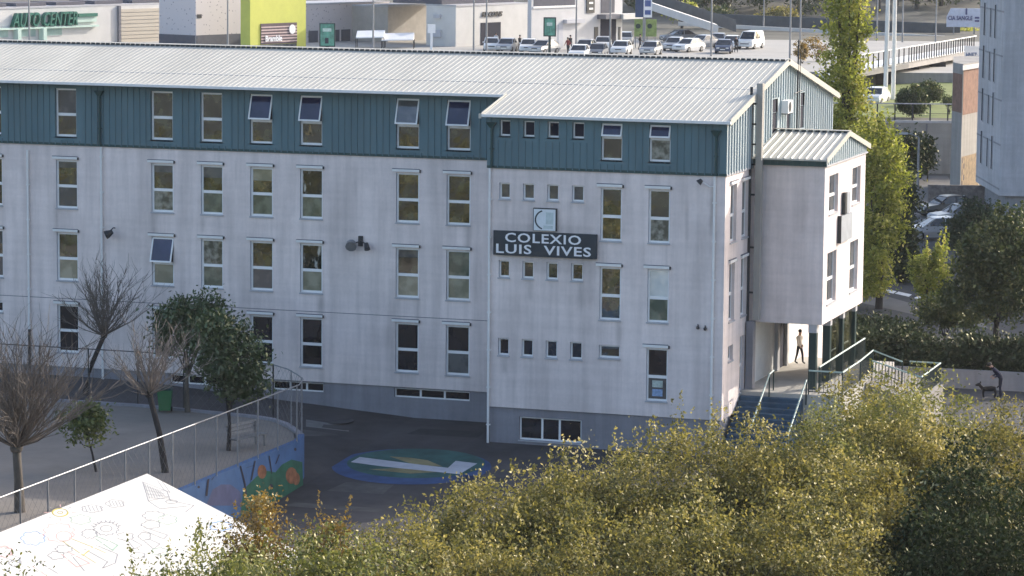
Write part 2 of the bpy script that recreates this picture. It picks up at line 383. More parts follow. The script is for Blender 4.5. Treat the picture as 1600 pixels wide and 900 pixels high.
for i, (x0, y0, x1, y1, mt) in enumerate(((-13.2, -2.9, -10.2, -1.7, mpt), (-12.8, -12.6, -10.6, -11.0, mpt2), (-9.2, -9.6, -6.8, -8.8, mpt), (-13.4, -15.5, -9.0, -14.6, mpt2), (-18.5, -5.6, -15.2, -4.4, mpt2))):
    mb = MB(); mb.quad([(x, y, court_z(x, y)+.004) for x, y in ((x0, y0), (x1, y0+.15), (x1-.1, y1), (x0+.2, y1-.1))], mt); struct(mb.build('court_patch'))
mb = MB(); gq = random.Random(2)
for (x, y, a, n) in ((-13.5, -5.0, -.5, 14), (-11.5, -13.2, .3, 12), (-8.6, -4.4, -1.2, 9)):
    for i in range(n):
        x2, y2 = x+.35*math.cos(a), y+.35*math.sin(a); mb.quad([(x, y-.012, court_z(x, y)+.007), (x2, y2-.012, court_z(x2, y2)+.007), (x2, y2+.012, court_z(x2, y2)+.007), (x, y+.012, court_z(x, y)+.007)], mpt); x, y = x2, y2; a += gq.uniform(-.6, .6)
struct(mb.build('court_crack'))
# raised playground west of the mural wall
mb = MB()
PL = [(-14.15, -62), (-14.15, -12.4), (-15.2, -10.0), (-16.9, -8.1), (-18.0, -7.7), (-23, -6.9), (-62, -6.9), (-62, -62)]
mb.prism([(x, y, -0.8) for x, y in PL], [(x, y, 1.65) for x, y in PL], M_play)
struct(mb.build('playground'))

# painted court emblem (on the ground)
def on_court(px, py, dz):
    n = Vector((0, -0.06, 1)).normalized(); return onplane(px, py, (0, 0, 0.70+dz), n)
def court_poly(mb, pts, mat, dz): mb.quad([on_court(x, y, dz) for x, y in pts], mat)
mb = MB()
pb = pbr('court_paint_blue', (0.03, 0.068, 0.17), 0.8, 0.3, 1.2); pg = pbr('court_paint_green', (0.028, 0.095, 0.085), 0.8, 0.35, 1.0)
pw = pbr('court_paint_white', (0.46, 0.46, 0.49), 0.8, 0.15, 1.5); py_ = pbr('court_paint_yellow', (0.24, 0.205, 0.10), 0.8, 0.3, 1.5); pr_ = pbr('court_paint_pink', (0.5, 0.42, 0.42), 0.8, 0.1, 1)
ell = lambda cx, cy, rx, ry, a0=0, a1=360, n=40: [(cx+rx*math.cos(rad(a0+(a1-a0)*i/n)), cy+ry*math.sin(rad(a0+(a1-a0)*i/n))) for i in range(n)]
court_poly(mb, [(x-(y-728)*-0.0, y) for x, y in ell(643, 729, 125, 28)], pb, 0.004)
court_poly(mb, ell(650, 724, 108, 23), pg, 0.008)
court_poly(mb, [(608, 713), (640, 715), (668, 719), (692, 729), (650, 727)], py_, 0.012)
court_poly(mb, [(576, 733), (640, 731), (690, 737), (640, 740)], py_, 0.012)
court_poly(mb, [(548, 722), (562, 714), (640, 724), (700, 731), (712, 720), (746, 724), (718, 741), (650, 734), (600, 729)], pw, 0.016)
struct(mb.build('court_painting'))

# ================================================================== SCHOOL BUILDING
RZ, RY, RS = 15.5, 5.8, 0.2
roofz = lambda y: RZ-RS*abs(RY-y)
P_ = -3.41; REAR = 15.2; XL = -62.0; XF = -9.62
S = thing('school_building', 'long pale four storey school with teal top storey and cream metal roof', 'school', (0, 0, 0))

class Plane:
    """o origin, u along wall (viewer's right), inw pointing into the wall; coordinates (u,z,depth)"""
    def __init__(s, o, u, inw): s.o = Vector(o); s.u = Vector(u); s.i = Vector(inw)
    def p(s, u, z, d): return s.o+s.u*u+s.i*d+Vector((0, 0, z))
    def box(s, mb, u0, u1, z0, z1, d0, d1, mat):
        mb.prism([s.p(u0, z0, d0), s.p(u1, z0, d0), s.p(u1, z0, d1), s.p(u0, z0, d1)], [s.p(u0, z1, d0), s.p(u1, z1, d0), s.p(u1, z1, d1), s.p(u0, z1, d1)], mat)
def wall_open(mb, pl, u0, u1, z0, z1, rects, mat, depth=0.17, revmat=None, d=0.0):
    us = sorted(set([u0, u1]+[max(u0, min(u1, v)) for r in rects for v in r[:2]])); zs = sorted(set([z0, z1]+[max(z0, min(z1, v)) for r in rects for v in r[2:4]]))
    for a, b in zip(us, us[1:]):
        if b-a < 1e-6: continue
        run = None
        for c, e in zip(zs, zs[1:]):
            if e-c < 1e-6: continue
            mu, mz = (a+b)/2, (c+e)/2
            if any(r[0] < mu < r[1] and r[2] < mz < r[3] for r in rects): continue
            mb.quad([pl.p(a, c, d), pl.p(b, c, d), pl.p(b, e, d), pl.p(a, e, d)], mat)
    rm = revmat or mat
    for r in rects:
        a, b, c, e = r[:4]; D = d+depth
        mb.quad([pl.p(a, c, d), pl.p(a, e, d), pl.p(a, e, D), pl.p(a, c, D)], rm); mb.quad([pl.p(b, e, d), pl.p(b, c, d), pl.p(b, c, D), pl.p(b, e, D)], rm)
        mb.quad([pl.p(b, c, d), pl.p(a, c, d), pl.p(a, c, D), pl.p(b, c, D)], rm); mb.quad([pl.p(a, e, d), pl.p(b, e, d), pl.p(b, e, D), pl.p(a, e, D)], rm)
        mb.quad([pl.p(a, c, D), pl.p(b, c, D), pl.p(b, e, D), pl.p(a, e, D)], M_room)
def window(pl, r, split=None, up=G_dark, lo=None, opened=False, blind=False, vbars=(), fr=0.065, recess=0.10, sill=True, ang=17.0, ftop=0.0, hook=False, drop=None):
    u0, u1, z0, z1 = r; mb = MB()
    z1 = z1-ftop
    D0, D1 = recess, recess+0.06
    pl.box(mb, u0+.003, u0+fr, z0+.003, z1-.003, D0, D1, M_white); pl.box(mb, u1-fr, u1-.003, z0+.003, z1-.003, D0, D1, M_white)
    pl.box(mb, u0+fr, u1-fr, z0+.003, z0+fr*1.2, D0, D1, M_white); pl.box(mb, u0+fr, u1-fr, z1-fr, z1-.003, D0, D1, M_white)
    zs = None
    if split: zs = z0+(z1-z0)*split; pl.box(mb, u0+fr, u1-fr, zs-.06, zs+.06, D0+.002, D1, M_white)
    for vb in vbars:
        uu = u0+(u1-u0)*vb; pl.box(mb, uu-.04, uu+.04, z0+fr, z1-fr, D0+.003, D1, M_white)
    if ftop: pl.box(mb, u0+.002, u1-.002, z1, z1+ftop-.002, D0-.05, D1, M_sill)
    fo = mb.build('window', S)
    g = MB(); dd = D0+.035
    def pane(a, b, c, e, mat): g.quad([pl.p(a, c, dd), pl.p(b, c, dd), pl.p(b, e, dd), pl.p(a, e, dd)], mat)
    if split:
        pane(u0+fr, u1-fr, z0+fr, zs-.06, lo or up)
        if drop and not opened:
            zd = z1-fr-(z1-fr-zs-.06)*drop[0]; pane(u0+fr, u1-fr, zs+.06, zd, up); pane(u0+fr, u1-fr, zd, z1-fr, drop[1])
        else: pane(u0+fr, u1-fr, zs+.06, z1-fr, M_room if opened else up)
    elif opened: pane(u0+fr, u1-fr, z0+fr, z1-fr, M_room)
    else: pane(u0+fr, u1-fr, z0+fr, z1-fr, up)
    g.build('pane', fo)
    if opened:
        zt = z1-.03; zb = (zs+.02) if split else z0+.05; h = zt-zb; a = rad(ang); q = MB()
        def sp(u, k, off=0.0): return pl.p(u, zt-k*h*math.cos(a)+off*math.sin(a)*0, D0-.01-k*h*math.sin(a)-off)
        t = 0.055
        def sbar(ua, ub, ka, kb):
            q.prism([sp(ua, ka), sp(ub, ka), sp(ub, kb), sp(ua, kb)], [sp(ua, ka, .045), sp(ub, ka, .045), sp(ub, kb, .045), sp(ua, kb, .045)], M_white)
        kt = t/h
        sbar(u0+.02, u0+.02+t, 0, 1); sbar(u1-.02-t, u1-.02, 0, 1); sbar(u0+.02+t, u1-.02-t, 0, kt); sbar(u0+.02+t, u1-.02-t, 1-kt*1.2, 1)
        q.quad([sp(u0+.02+t, kt, .02), sp(u1-.02-t, kt, .02), sp(u1-.02-t, 1-kt, .02), sp(u0+.02+t, 1-kt, .02)], up if opened == 'curtain' else G_blue)
        q.build('sash', fo)
    if sill:
        b = MB(); pl.box(b, u0-.03, u1+.03, z0-.055, z0-.004, -0.05, recess, M_sill); b.build('sill', fo)
    if blind:
        b = MB(); pl.box(b, u0-.14, u1+.03, z1+.05, z1+.15, -0.09, -0.005, M_whitep); pl.box(b, u1+.028, u1+.075, z1+.03, z1+.14, -0.085, -0.006, M_dark)
        pl.box(b, u0-.15, u1+.02, z1+.148, z1+.178, -0.075, -0.005, M_joint_shade)  # dark strip draws the shadow line above the box
        b.build('blind_box', fo)
    return fo

WING = Plane((0, 0, 0), (1, 0, 0), (0, 1, 0)); FRONT = Plane((0, P_, 0), (1, 0, 0), (0, 1, 0))
GAB = Plane((0, 0, 0), (0, 1, 0), (-1, 0, 0)); BAYF = Plane((0, 0.73, 0), (1, 0, 0), (0, 1, 0)); BAYS = Plane((2.97, 0, 0), (0, 1, 0), (-1, 0, 0))
ZB = 11.49; ZW = 1.95   # cladding starts, white wall ends
colx = {'Y': (-38.3, -37.3), 'Z': (-36.0, -35.0), 'A': (-33.76, -32.76), 'B': (-30.21, -29.21), 'C': (-25.77, -24.75), 'D': (-23.50, -22.50), 'E': (-21.26, -20.24), 'F': (-19.02, -18.02), 'G': (-14.78, -13.77), 'H': (-12.58, -11.55)}
ztop = {4: 13.87, 3: 10.82, 2: 7.72, 1: 4.62}; WH = 2.05
lower = {(3, 'B'): G_grey, (3, 'C'): G_draw, (3, 'D'): G_green, (3, 'E'): G_green, (3, 'F'): G_green, (4, 'C'): G_dark, (3, 'G'): G_dark, (3, 'H'): G_dark, (2, 'B'): G_beige, (2, 'C'): G_beige, (2, 'D'): G_green, (2, 'E'): G_grey, (2, 'F'): G_beige,
         (2, 'G'): G_beige, (2, 'H'): G_beige, (2, 'A'): G_grey, (4, 'B'): G_dark, (1, 'H'): G_grey}
upper = {(2, 'D'): G_draw, (2, 'H'): G_green, (4, 'B'): G_grey, (3, 'F'): G_gleam, (2, 'F'): G_gleam}
rects = {4: [], 0: []}
WG = random.Random(5)
def wing_windows():
    for c, (a, b) in colx.items():
        for f in (4, 3, 2, 1):
            zt = ztop[f]; r = (a, b, zt-WH, zt); op = False
            if f == 1 and c == 'A': r = (-33.4, -32.80, 4.15, 4.62); rects[0].append(r); window(WING, r, up=G_low); continue
            if f == 4 and c in 'EFGH': op = True
            if f == 4 and c == 'G': op = 'curtain'
            if f == 2 and c == 'C': op = True
            (rects[4] if f == 4 else rects[0]).append(r)
            gl = G_low if f == 1 else G_dark
            up = upper.get((f, c), gl)
            if op == 'curtain': up = G_grey
            window(WING, r, 0.46, up, lower.get((f, c), gl), op, blind=(f < 4), ang=18, fr=WG.uniform(.068, .082), drop=(WG.uniform(.12, .6), WG.choice((G_grey, G_beige, G_grey))) if (WG.random() < .4 and f < 4 and up in (G_dark, G_low)) else None)
wing_windows()
# white upper wall of the wing with its openings
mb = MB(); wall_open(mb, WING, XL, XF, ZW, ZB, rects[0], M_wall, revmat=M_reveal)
mb.quad([(XL, 0, ZW), (XF, 0, ZW), (XF, 0.3, ZW), (XL, 0.3, ZW)], M_wall)
mb.box((XL, -0.006, 4.88), (XF, 0.0, 4.905), M_joint_shade)
mb.build('wall', S)
# front block
fr = []
scols = [(-9.17, -8.72), (-8.19, -7.72), (-7.19, -6.72), (-6.18, -5.69)]
sz = {4: (12.73, 13.36), 3: (10.25, 10.89), 2: (7.14, 7.82), 1: (4.03, 4.72)}
fr4 = []
for f in (4, 3, 2, 1):
    for i, (a, b) in enumerate(scols):
        r = (a, b, *sz[f]); (fr4 if f == 4 else fr).append(r)
        op = f == 4 or (f, i) in ((2, 0), (2, 2), (1, 0), (1, 3))
        window(FRONT, r, None, G_grey if f == 3 else (G_dark if f > 1 else G_low), op, fr=0.06, ang=9, recess=0.12)
for (a, b), nm in (((-5.0, -4.14), 'S'), ((-3.06, -2.20), 'T')):
    for f in (4, 3, 2, 1):
        zt = {4: 13.36, 3: 10.84, 2: 7.73, 1: 4.63}[f]; zb = {4: 11.93, 3: 8.77, 2: 5.66, 1: 2.56}[f]
        if nm == 'S' and f == 1: r = (a, b, 4.15, 4.66); fr.append(r); window(FRONT, r, up=G_dark, recess=0.12); continue
        r = (a, b, zb, zt); (fr4 if f == 4 else fr).append(r)
        up, lo = (G_dark, G_dark) if f > 1 else (G_low, G_grey)
        if f == 2 and nm == 'T': up, lo = G_bright, G_green
        if f == 3 and nm == 'T': lo = G_draw
        if f == 4: lo = G_draw if nm == 'T' else G_dark
        wo = window(FRONT, r, 0.62 if f == 4 else 0.46, up, lo, opened=(f == 4), blind=(f < 4), hook=True, ang=20)
        if f == 1:
            q = MB(); mp = pbr('poster_paper', (0.42, 0.5, 0.46), 0.7, 0.3, 9); mp2 = pbr('poster_blue_paper', (0.25, 0.36, 0.55), 0.7, 0.3, 9)
            FRONT.box(q, -2.84, -2.42, 3.09, 3.36, 0.118, 0.125, mp); FRONT.box(q, -2.84, -2.42, 2.74, 3.02, 0.118, 0.125, mp2); q.build('notice', wo)
ZWF = 1.95
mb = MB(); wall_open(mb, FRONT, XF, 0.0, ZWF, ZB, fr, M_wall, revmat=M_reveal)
mb.quad([(XF, P_, ZWF), (XF, 0, ZWF), (XF, 0, ZB), (XF, P_, ZB)], M_wall)
mb.quad([(XF, P_, ZWF), (0, P_, ZWF), (0, P_+.3, ZWF), (XF, P_+.3, ZWF)], M_wall)
mb.build('wall', S)
# plinths
mb = MB(); bw = []
for a, b in ((-14.85, -11.55), (-20.3, -18.0), (-25.0, -22.6)): bw.append((a, b, 1.50, 1.89))
PLW = Plane((0, 0.08, 0), (1, 0, 0), (0, 1, 0)); wall_open(mb, PLW, XL, XF, -0.4, ZW+.1, bw, M_base, depth=0.2)
for r in bw: window(PLW, r, up=G_low, vbars=(0.34, 0.66), fr=0.05, sill=False)
PLF = Plane((0, P_+.10, 0), (1, 0, 0), (0, 1, 0)); r = (-8.29, -5.71, 0.67, 1.60); wall_open(mb, PLF, XF+.1, -0.1, -0.9, ZWF+.1, [r], M_base, depth=0.2)
window(PLF, r, up=G_low, vbars=(0.36, 0.64), fr=0.06)
mb.quad([(XF+.1, P_+.1, -0.9), (XF+.1, .08, -0.9), (XF+.1, .08, ZW+.1), (XF+.1, P_+.1, ZW+.1)], M_base)
GPL = Plane((-0.10, 0, 0), (0, 1, 0), (-1, 0, 0)); wall_open(mb, GPL, P_+.1, REAR, -0.9, ZWF+.1, [], M_base)
mb.build('plinth', S)
# gable end walls (white part)
gr = [(-2.57, -1.60, 8.80, 11.03), (-0.74, 0.26, 8.79, 11.03), (-2.58, -1.72, 5.70, 7.97), (-0.70, 0.17, 5.68, 7.98), (-2.57, -1.80, 4.13, 4.74), (-0.68, 0.09, 2.66, 4.89)]
for i, r in enumerate(gr): window(GAB, r, 0.46 if i not in (4,) else None, G_grey, G_grey, blind=(i < 4), recess=0.12)
mb = MB(); wall_open(mb, GAB, P_, REAR, ZWF, ZB, gr, M_wall)
mb.quad([(XL, REAR, -0.4), (0, REAR, -0.4), (0, REAR, 13.6), (XL, REAR, 13.6)], M_wall)
mb.quad([(XL, 0, -0.4), (XL, REAR, -0.4), (XL, REAR, 13.6), (XL, RY, 15.4), (XL, 0, 14.2)], M_wall)
mb.build('wall', S)

# teal cladding with standing ribs
def ribs(mb, pl, u0, u1, zb, ztf, rects, mat, step=0.28, w=0.035, proud=0.035, marg=0.16):
    u = u0+step*0.6
    while u < u1-0.05:
        zt = ztf(u); cuts = sorted([(r[2]-marg, r[3]+marg) for r in rects if r[0]-marg < u < r[1]+marg]); z = zb
        for c, e in cuts:
            if c > z+0.05: pl.box(mb, u-w/2, u+w/2, z, c, -proud, -0.001, mat)
            z = e
        if zt > z+0.05: pl.box(mb, u-w/2, u+w/2, z, zt, -proud, -0.001, mat)
        u += step
WC = Plane((0, -0.05, 0), (1, 0, 0), (0, 1, 0)); FC = Plane((0, P_-.05, 0), (1, 0, 0), (0, 1, 0)); GC = Plane((0.05, 0, 0), (0, 1, 0), (-1, 0, 0))
mb = MB(); zc = roofz(-0.05)-0.04
wall_open(mb, WC, XL, XF, ZB, zc, rects[4], M_teal, depth=0.2); ribs(mb, WC, XL, XF, ZB, lambda u: zc, rects[4], M_teal)
mb.quad([(XL, -0.05, ZB), (XF, -0.05, ZB), (XF, 0.1, ZB), (XL, 0.1, ZB)], M_teal_dark)
WC.box(mb, XL, XF, ZB-.03, ZB+.07, -0.02, -0.001, M_teal_dark)
zf = roofz(P_-.05)-0.04
wall_open(mb, FC, XF-.05, 0.05, ZB, zf, fr4, M_teal, depth=0.2); ribs(mb, FC, XF-.05, 0.05, ZB, lambda u: zf, fr4, M_teal)
FC.box(mb, XF-.05, 0.05, ZB-.03, ZB+.07, -0.02, -0.001, M_teal_dark)
mb.quad([(XF-.05, P_-.05, ZB), (XF-.05, 0, ZB), (XF-.05, 0, zc), (XF-.05, P_-.05, zf)], M_teal)
mb.quad([(XF-.05, P_-.05, ZB), (0.05, P_-.05, ZB), (0.05, P_+.1, ZB), (XF-.05, P_+.1, ZB)], M_teal_dark)
mb.build('cladding', S)
# gable cladding, sunlit paleness put into its colour, triangle to the ridge, three tall louvre windows
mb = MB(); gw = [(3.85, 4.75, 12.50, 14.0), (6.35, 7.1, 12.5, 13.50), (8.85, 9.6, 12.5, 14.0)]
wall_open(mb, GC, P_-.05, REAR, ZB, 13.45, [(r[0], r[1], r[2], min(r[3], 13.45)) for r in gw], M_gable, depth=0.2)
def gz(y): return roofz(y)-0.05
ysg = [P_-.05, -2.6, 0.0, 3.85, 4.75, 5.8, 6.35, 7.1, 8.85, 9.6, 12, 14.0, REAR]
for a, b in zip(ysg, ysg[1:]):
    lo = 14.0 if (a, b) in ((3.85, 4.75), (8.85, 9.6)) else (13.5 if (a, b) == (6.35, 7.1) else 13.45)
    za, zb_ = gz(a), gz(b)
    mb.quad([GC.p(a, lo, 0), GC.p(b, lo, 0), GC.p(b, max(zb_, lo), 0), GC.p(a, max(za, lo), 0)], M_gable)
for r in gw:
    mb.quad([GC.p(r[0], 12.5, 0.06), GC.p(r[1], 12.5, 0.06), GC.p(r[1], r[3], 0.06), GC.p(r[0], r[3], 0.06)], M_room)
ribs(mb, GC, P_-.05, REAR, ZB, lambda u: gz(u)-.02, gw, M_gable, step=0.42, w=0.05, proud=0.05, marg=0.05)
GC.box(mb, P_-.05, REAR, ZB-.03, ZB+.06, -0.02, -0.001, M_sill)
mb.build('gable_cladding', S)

# roof sheets with ribs, ridge filler dashes and verge flashings
def roof_slab(mb, x0, x1, y0, y1, mat, th=0.07):
    a = [(x0, y0, roofz(y0)), (x1, y0, roofz(y0)), (x1, y1, roofz(y1)), (x0, y1, roofz(y1))]
    mb.prism([(x, y, z-th) for x, y, z in a], a, mat)
EW, EF, XE = -0.77, -3.75, 0.22
mb = MB()
roof_slab(mb, XL, XF-.16, EW, RY, M_roof); roof_slab(mb, XF-.16, XE, EF, RY, M_roof); roof_slab(mb, XL, XE, RY, REAR+.3, M_roof)
x = XL+.2
while x < XE-.05:
    y0 = EW if x < XF-.16 else EF
    for (ya, yb) in ((y0, RY-.12), (RY+.12, REAR+.3)):
        za, zb_ = roofz(ya), roofz(yb)
        mb.prism([(x-.04, ya, za), (x+.04, ya, za), (x+.02, ya, za+.015), (x-.02, ya, za+.015)], [(x-.04, yb, zb_), (x+.04, yb, zb_), (x+.02, yb, zb_+.015), (x-.02, yb, zb_+.015)], M_roof)
    mb.box((x+.05, RY-.16, roofz(RY-.16)), (x+.20, RY-.05, RZ+.055), M_roofgap)
    x += 0.24
mb.prism([(XL, RY-.22, RZ+.06), (XL, RY, RZ+.095), (XL, RY+.22, RZ+.06), (XL, RY, RZ+.06)], [(XE, RY-.22, RZ+.06), (XE, RY, RZ+.095), (XE, RY+.22, RZ+.06), (XE, RY, RZ+.06)], M_roof)
for ya, yb in ((EF, RY), (RY, REAR+.3)):
    za, zb_ = roofz(ya), roofz(yb)
    mb.prism([(XE, ya, za-.16), (XE+.05, ya, za-.16), (XE+.05, ya, za+.08), (XE, ya, za+.08)], [(XE, yb, zb_-.16), (XE+.05, yb, zb_-.16), (XE+.05, yb, zb_+.08), (XE, yb, zb_+.08)], M_roof)
for yy in (1.05,):
    mb.prism([(XL, yy, roofz(yy)+.001), (XE-.01, yy, roofz(yy)+.001), (XE-.01, yy+.05, roofz(yy+.05)+.001), (XL, yy+.05, roofz(yy+.05)+.001)], [(XL, yy, roofz(yy)+.009), (XE-.01, yy, roofz(yy)+.009), (XE-.01, yy+.05, roofz(yy+.05)+.009), (XL, yy+.05, roofz(yy+.05)+.009)], M_sill)
mb.build('roof', S)
mb = MB()   # gutters along the eaves
mb.box((XL, EW-.12, roofz(EW)-.10), (XF-.17, EW-.002, roofz(EW)+.01), M_whitep); mb.box((XF-.16, EF-.12, roofz(EF)-.10), (XE+.05, EF-.002, roofz(EF)+.01), M_whitep)
mb.box((XF-.28, EF-.12, roofz(EF)-.16), (XF-.162, EF+.0, roofz(EF)+.02), M_roof)
mb.prism([(XF-.21, EF, roofz(EF)-.14), (XF-.162, EF, roofz(EF)-.14), (XF-.162, EF, roofz(EF)+.06), (XF-.21, EF, roofz(EF)+.06)], [(XF-.21, EW, roofz(EW)-.14), (XF-.162, EW, roofz(EW)-.14), (XF-.162, EW, roofz(EW)+.06), (XF-.21, EW, roofz(EW)+.06)], M_roof)
mb.box((XL, REAR+.302, roofz(REAR+.3)-.1), (XE+.05, REAR+.42, roofz(REAR+.3)), M_whitep)
mb.quad([(XL, EW, roofz(EW)-.09), (XF, EW, roofz(EW)-.09), (XF, 0, roofz(0)-.09), (XL, 0, roofz(0)-.09)], M_teal_dark)
mb.build('gutter', S)

# projecting bay on the gable end
ba = [(1.55, 3.20, 9.64, 11.19), (5.86, 7.49, 9.65, 11.16), (1.48, 3.15, 6.05, 8.10), (5.72, 7.30, 6.03, 8.12)]
for r in ba: window(BAYS, r, 0.46, G_grey, G_grey, blind=False, recess=0.12)
bx = MB(); b0, b1 = 0.73, 8.42; bz0, bz1 = 5.32, 11.68
wall_open(bx, BAYF, 0.0, 2.97, bz0, bz1, [], M_wall); wall_open(bx, BAYS, b0, b1, bz0, bz1, ba, M_wall)
bx.quad([(0, b1, bz0), (2.97, b1, bz0), (2.97, b1, bz1), (0, b1, bz1)], M_wall); bx.quad([(0, b0, bz0), (2.97, b0, bz0), (2.97, b1, bz0), (0, b1, bz0)], M_wall)
bx.build('bay_wall', S)
mb = MB(); by = 4.60; bzr = 12.72; be = 0.45; bs = (bzr-11.90)/(by-be)
brz = lambda y: bzr-bs*abs(y-by)
for ya, yb in ((be, by), (by, 2*by-be)):
    a = [(0.02, ya, brz(ya)), (3.07, ya, brz(ya)), (3.07, yb, brz(yb)), (0.02, yb, brz(yb))]; mb.prism([(x, y, z-.06) for x, y, z in a], a, M_roof)
    mb.prism([(3.07, ya, brz(ya)-.14), (3.12, ya, brz(ya)-.14), (3.12, ya, brz(ya)+.07), (3.07, ya, brz(ya)+.07)], [(3.07, yb, brz(yb)-.14), (3.12, yb, brz(yb)-.14), (3.12, yb, brz(yb)+.07), (3.07, yb, brz(yb)+.07)], M_roof)
x = 0.2
while x < 3.0:
    for ya, yb in ((be, by-.1), (by+.1, 2*by-be)):
        mb.prism([(x-.05, ya, brz(ya)), (x+.05, ya, brz(ya)), (x, ya, brz(ya)+.05)], [(x-.05, yb, brz(yb)), (x+.05, yb, brz(yb)), (x, yb, brz(yb)+.05)], M_roof)
    mb.box((x+.06, by-.14, bzr-.03), (x+.22, by-.03, bzr+.045), M_roofgap); x += 0.29
mb.box((0.02, by-.18, bzr+.05), (3.12, by+.18, bzr+.075), M_roof)
mb.build('bay_roof', S)
mb = MB()
mb.box((-0.0, 0.60, 11.62), (3.05, 0.70, 11.88), M_teal_dark)
for i in range(10): mb.box((0.15+i*.3, 0.575, 11.62), (0.19+i*.3, 0.599, 11.88), M_teal_dark)
n = 20
for i in range(n):
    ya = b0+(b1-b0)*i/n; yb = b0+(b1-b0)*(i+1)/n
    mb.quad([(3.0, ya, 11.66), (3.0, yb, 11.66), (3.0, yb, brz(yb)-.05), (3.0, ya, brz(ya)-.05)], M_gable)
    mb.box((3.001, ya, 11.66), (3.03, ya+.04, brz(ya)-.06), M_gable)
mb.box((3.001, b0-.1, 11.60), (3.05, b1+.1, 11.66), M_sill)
mb.build('bay_cladding', S)
# entrance: platform, porch columns, doorway under the bay
mb = MB(); mpl = pbr('entrance_paving', (0.42, 0.40, 0.36), 0.8, 0.12, 1.5)
mb.box((0.003, -0.5, -0.6), (4.15, 9.6, 2.70), mpl); mb.build('entrance_platform', S)
mb = MB()
mb.box((-0.001, 0.75, 2.701), (0.02, 5.3, 5.3), M_whitep); mb.box((0.021, 5.1, 2.701), (0.16, 5.5, 5.3), M_sill); mb.box((0.005, 5.5, 2.701), (0.03, 6.8, 5.3), M_room)
mb.box((0.021, 6.8, 2.701), (0.16, 7.0, 5.3), M_sill); mb.box((0.005, 7.0, 2.701), (0.10, 9.4, 5.3), M_whitep)
mb.build('entrance_wall', S)
for cx, cy in ((2.58, 0.97), (2.62, 3.3), (2.62, 5.7), (2.62, 8.1)):
    mb = MB(); mb.box((cx-.15, cy-.15, 2.70), (cx+.15, cy+.15, 4.98), M_dgreen); mb.box((cx-.17, cy-.17, 4.98), (cx+.17, cy+.17, 5.318), M_sill); mb.build('column', S)
mb = MB()
for i, (ya, yb) in enumerate(((3.5, 5.5), (5.9, 7.9))): mb.box((2.6, ya, 2.7), (2.64, yb, 5.3), MATS['window_glass'])
mb.build('porch_glazing', S)
mb = MB(); mst = pbr('blue_painted_steps', (0.03, 0.07, 0.115), 0.7, 0.3, 2.0); mst2 = pbr('blue_step_tread', (0.05, 0.10, 0.155), 0.7, 0.35, 2.0)
for i in range(11):
    z1 = 2.52-i*.17; y1 = -0.5-i*.29
    mb.box((0.06, y1-.29, -0.6), (2.55, y1, z1), mst); mb.box((0.06, y1-.29, z1), (2.55, y1-.0, z1+.012), mst2)
mb.build('entrance_steps', S)
# service duct and downpipes
du = atY(1186, 300, 0.45).x
mb = MB(); mdu = pbr('weathered_duct', (0.36, 0.34, 0.31), 0.7, 0.15, 1.5, stretch=(1, 1, .3)); mb.box((du-.12, 0.25, 5.45), (du+.12, 0.55, 14.85), mdu)
for z in (6.5, 8.3, 10.4, 11.6, 12.4, 13.2, 14.0): mb.box((0.05, 0.36, z), (du-.12, 0.44, z+.07), M_dark)
mb.tube([(du-.34, 0.3, 5.0), (du-.34, 0.3, 14.7)], 0.06, M_dark, 6)
mb.box((0.06, 0.05, 2.7), (0.34, 0.5, 5.4), M_base)
mb.build('service_duct', S)
def downpipe(x, y, z0, z1, mat, hop=None, zdark=None):
    mb = MB(); mb.tube([(x, y, z0 if not zdark else zdark), (x, y, z1)], 0.05, mat, 8)
    if zdark: mb.tube([(x, y, z0), (x, y, zdark)], 0.06, M_dark, 8)
    z = z0+.7
    while z < z1: mb.box((x-.08, y-.01, z), (x+.08, y+.09, z+.05), mat); z += 1.5
    if hop: mb.prism([(x-.06, y-.06, hop), (x+.06, y-.06, hop), (x+.06, y+.06, hop), (x-.06, y+.06, hop)], [(x-.2, y-.15, hop+.22), (x+.2, y-.15, hop+.22), (x+.2, y+.08, hop+.22), (x-.2, y+.08, hop+.22)], mat)
    mb.build('downpipe', S, smooth=False)
downpipe(-31.51, -.08, 1.5, 11.2, M_whitep, zdark=3.5); downpipe(-28.05, -.08, 1.3, 11.45, M_whitep); downpipe(-28.08, -.14, 11.5, 13.7, M_teal_dark, 13.6)
downpipe(-9.54, P_-.08, 0.5, 11.45, M_whitep); downpipe(-9.46, P_-.14, 11.5, 13.1, M_teal_dark, 13.05)
downpipe(-0.41, P_-.08, 0.7, 11.45, M_whitep); downpipe(-0.36, P_-.14, 11.5, 13.1, M_teal_dark, 13.0)

# ------------------------------------------------------------------ things fixed to the school
sg = thing('name_sign', 'long dark name board with raised white letters COLEXIO LUIS VIVES on the front block', 'sign', (-7.23, P_, 8.5))
mb = MB(); msg = pbr('sign_dark_panel', (0.022, 0.032, 0.042), 0.5, 0.25, 1.5); mb.box((-9.35+7.23, -0.16, 8.04-8.5), (-5.10+7.23, -0.04, 9.01-8.5), msg)
mb.box((-9.2+7.23, -0.04, 8.3-8.5), (-9.1+7.23, 0, 8.4-8.5), M_dark); mb.box((-5.4+7.23, -0.04, 8.3-8.5), (-5.3+7.23, 0, 8.4-8.5), M_dark); mb.build('board', sg)
M_let = pbr('white_sign_letters', (0.82, 0.82, 0.84), 0.5, 0.03, 2)
text_mesh('lettering', 'COLEXIO', M_let, 0.37, sg, (-1.62, -0.175, 0.075), (1, 0, 0), (0, 0, 1), width=3.12, bold=0.014, spacing=1.12, thick=0.03)
text_mesh('lettering', 'LUIS  VIVES', M_let, 0.37, sg, (-1.99, -0.175, -0.375), (1, 0, 0), (0, 0, 1), width=3.90, bold=0.014, spacing=1.1, thick=0.03)
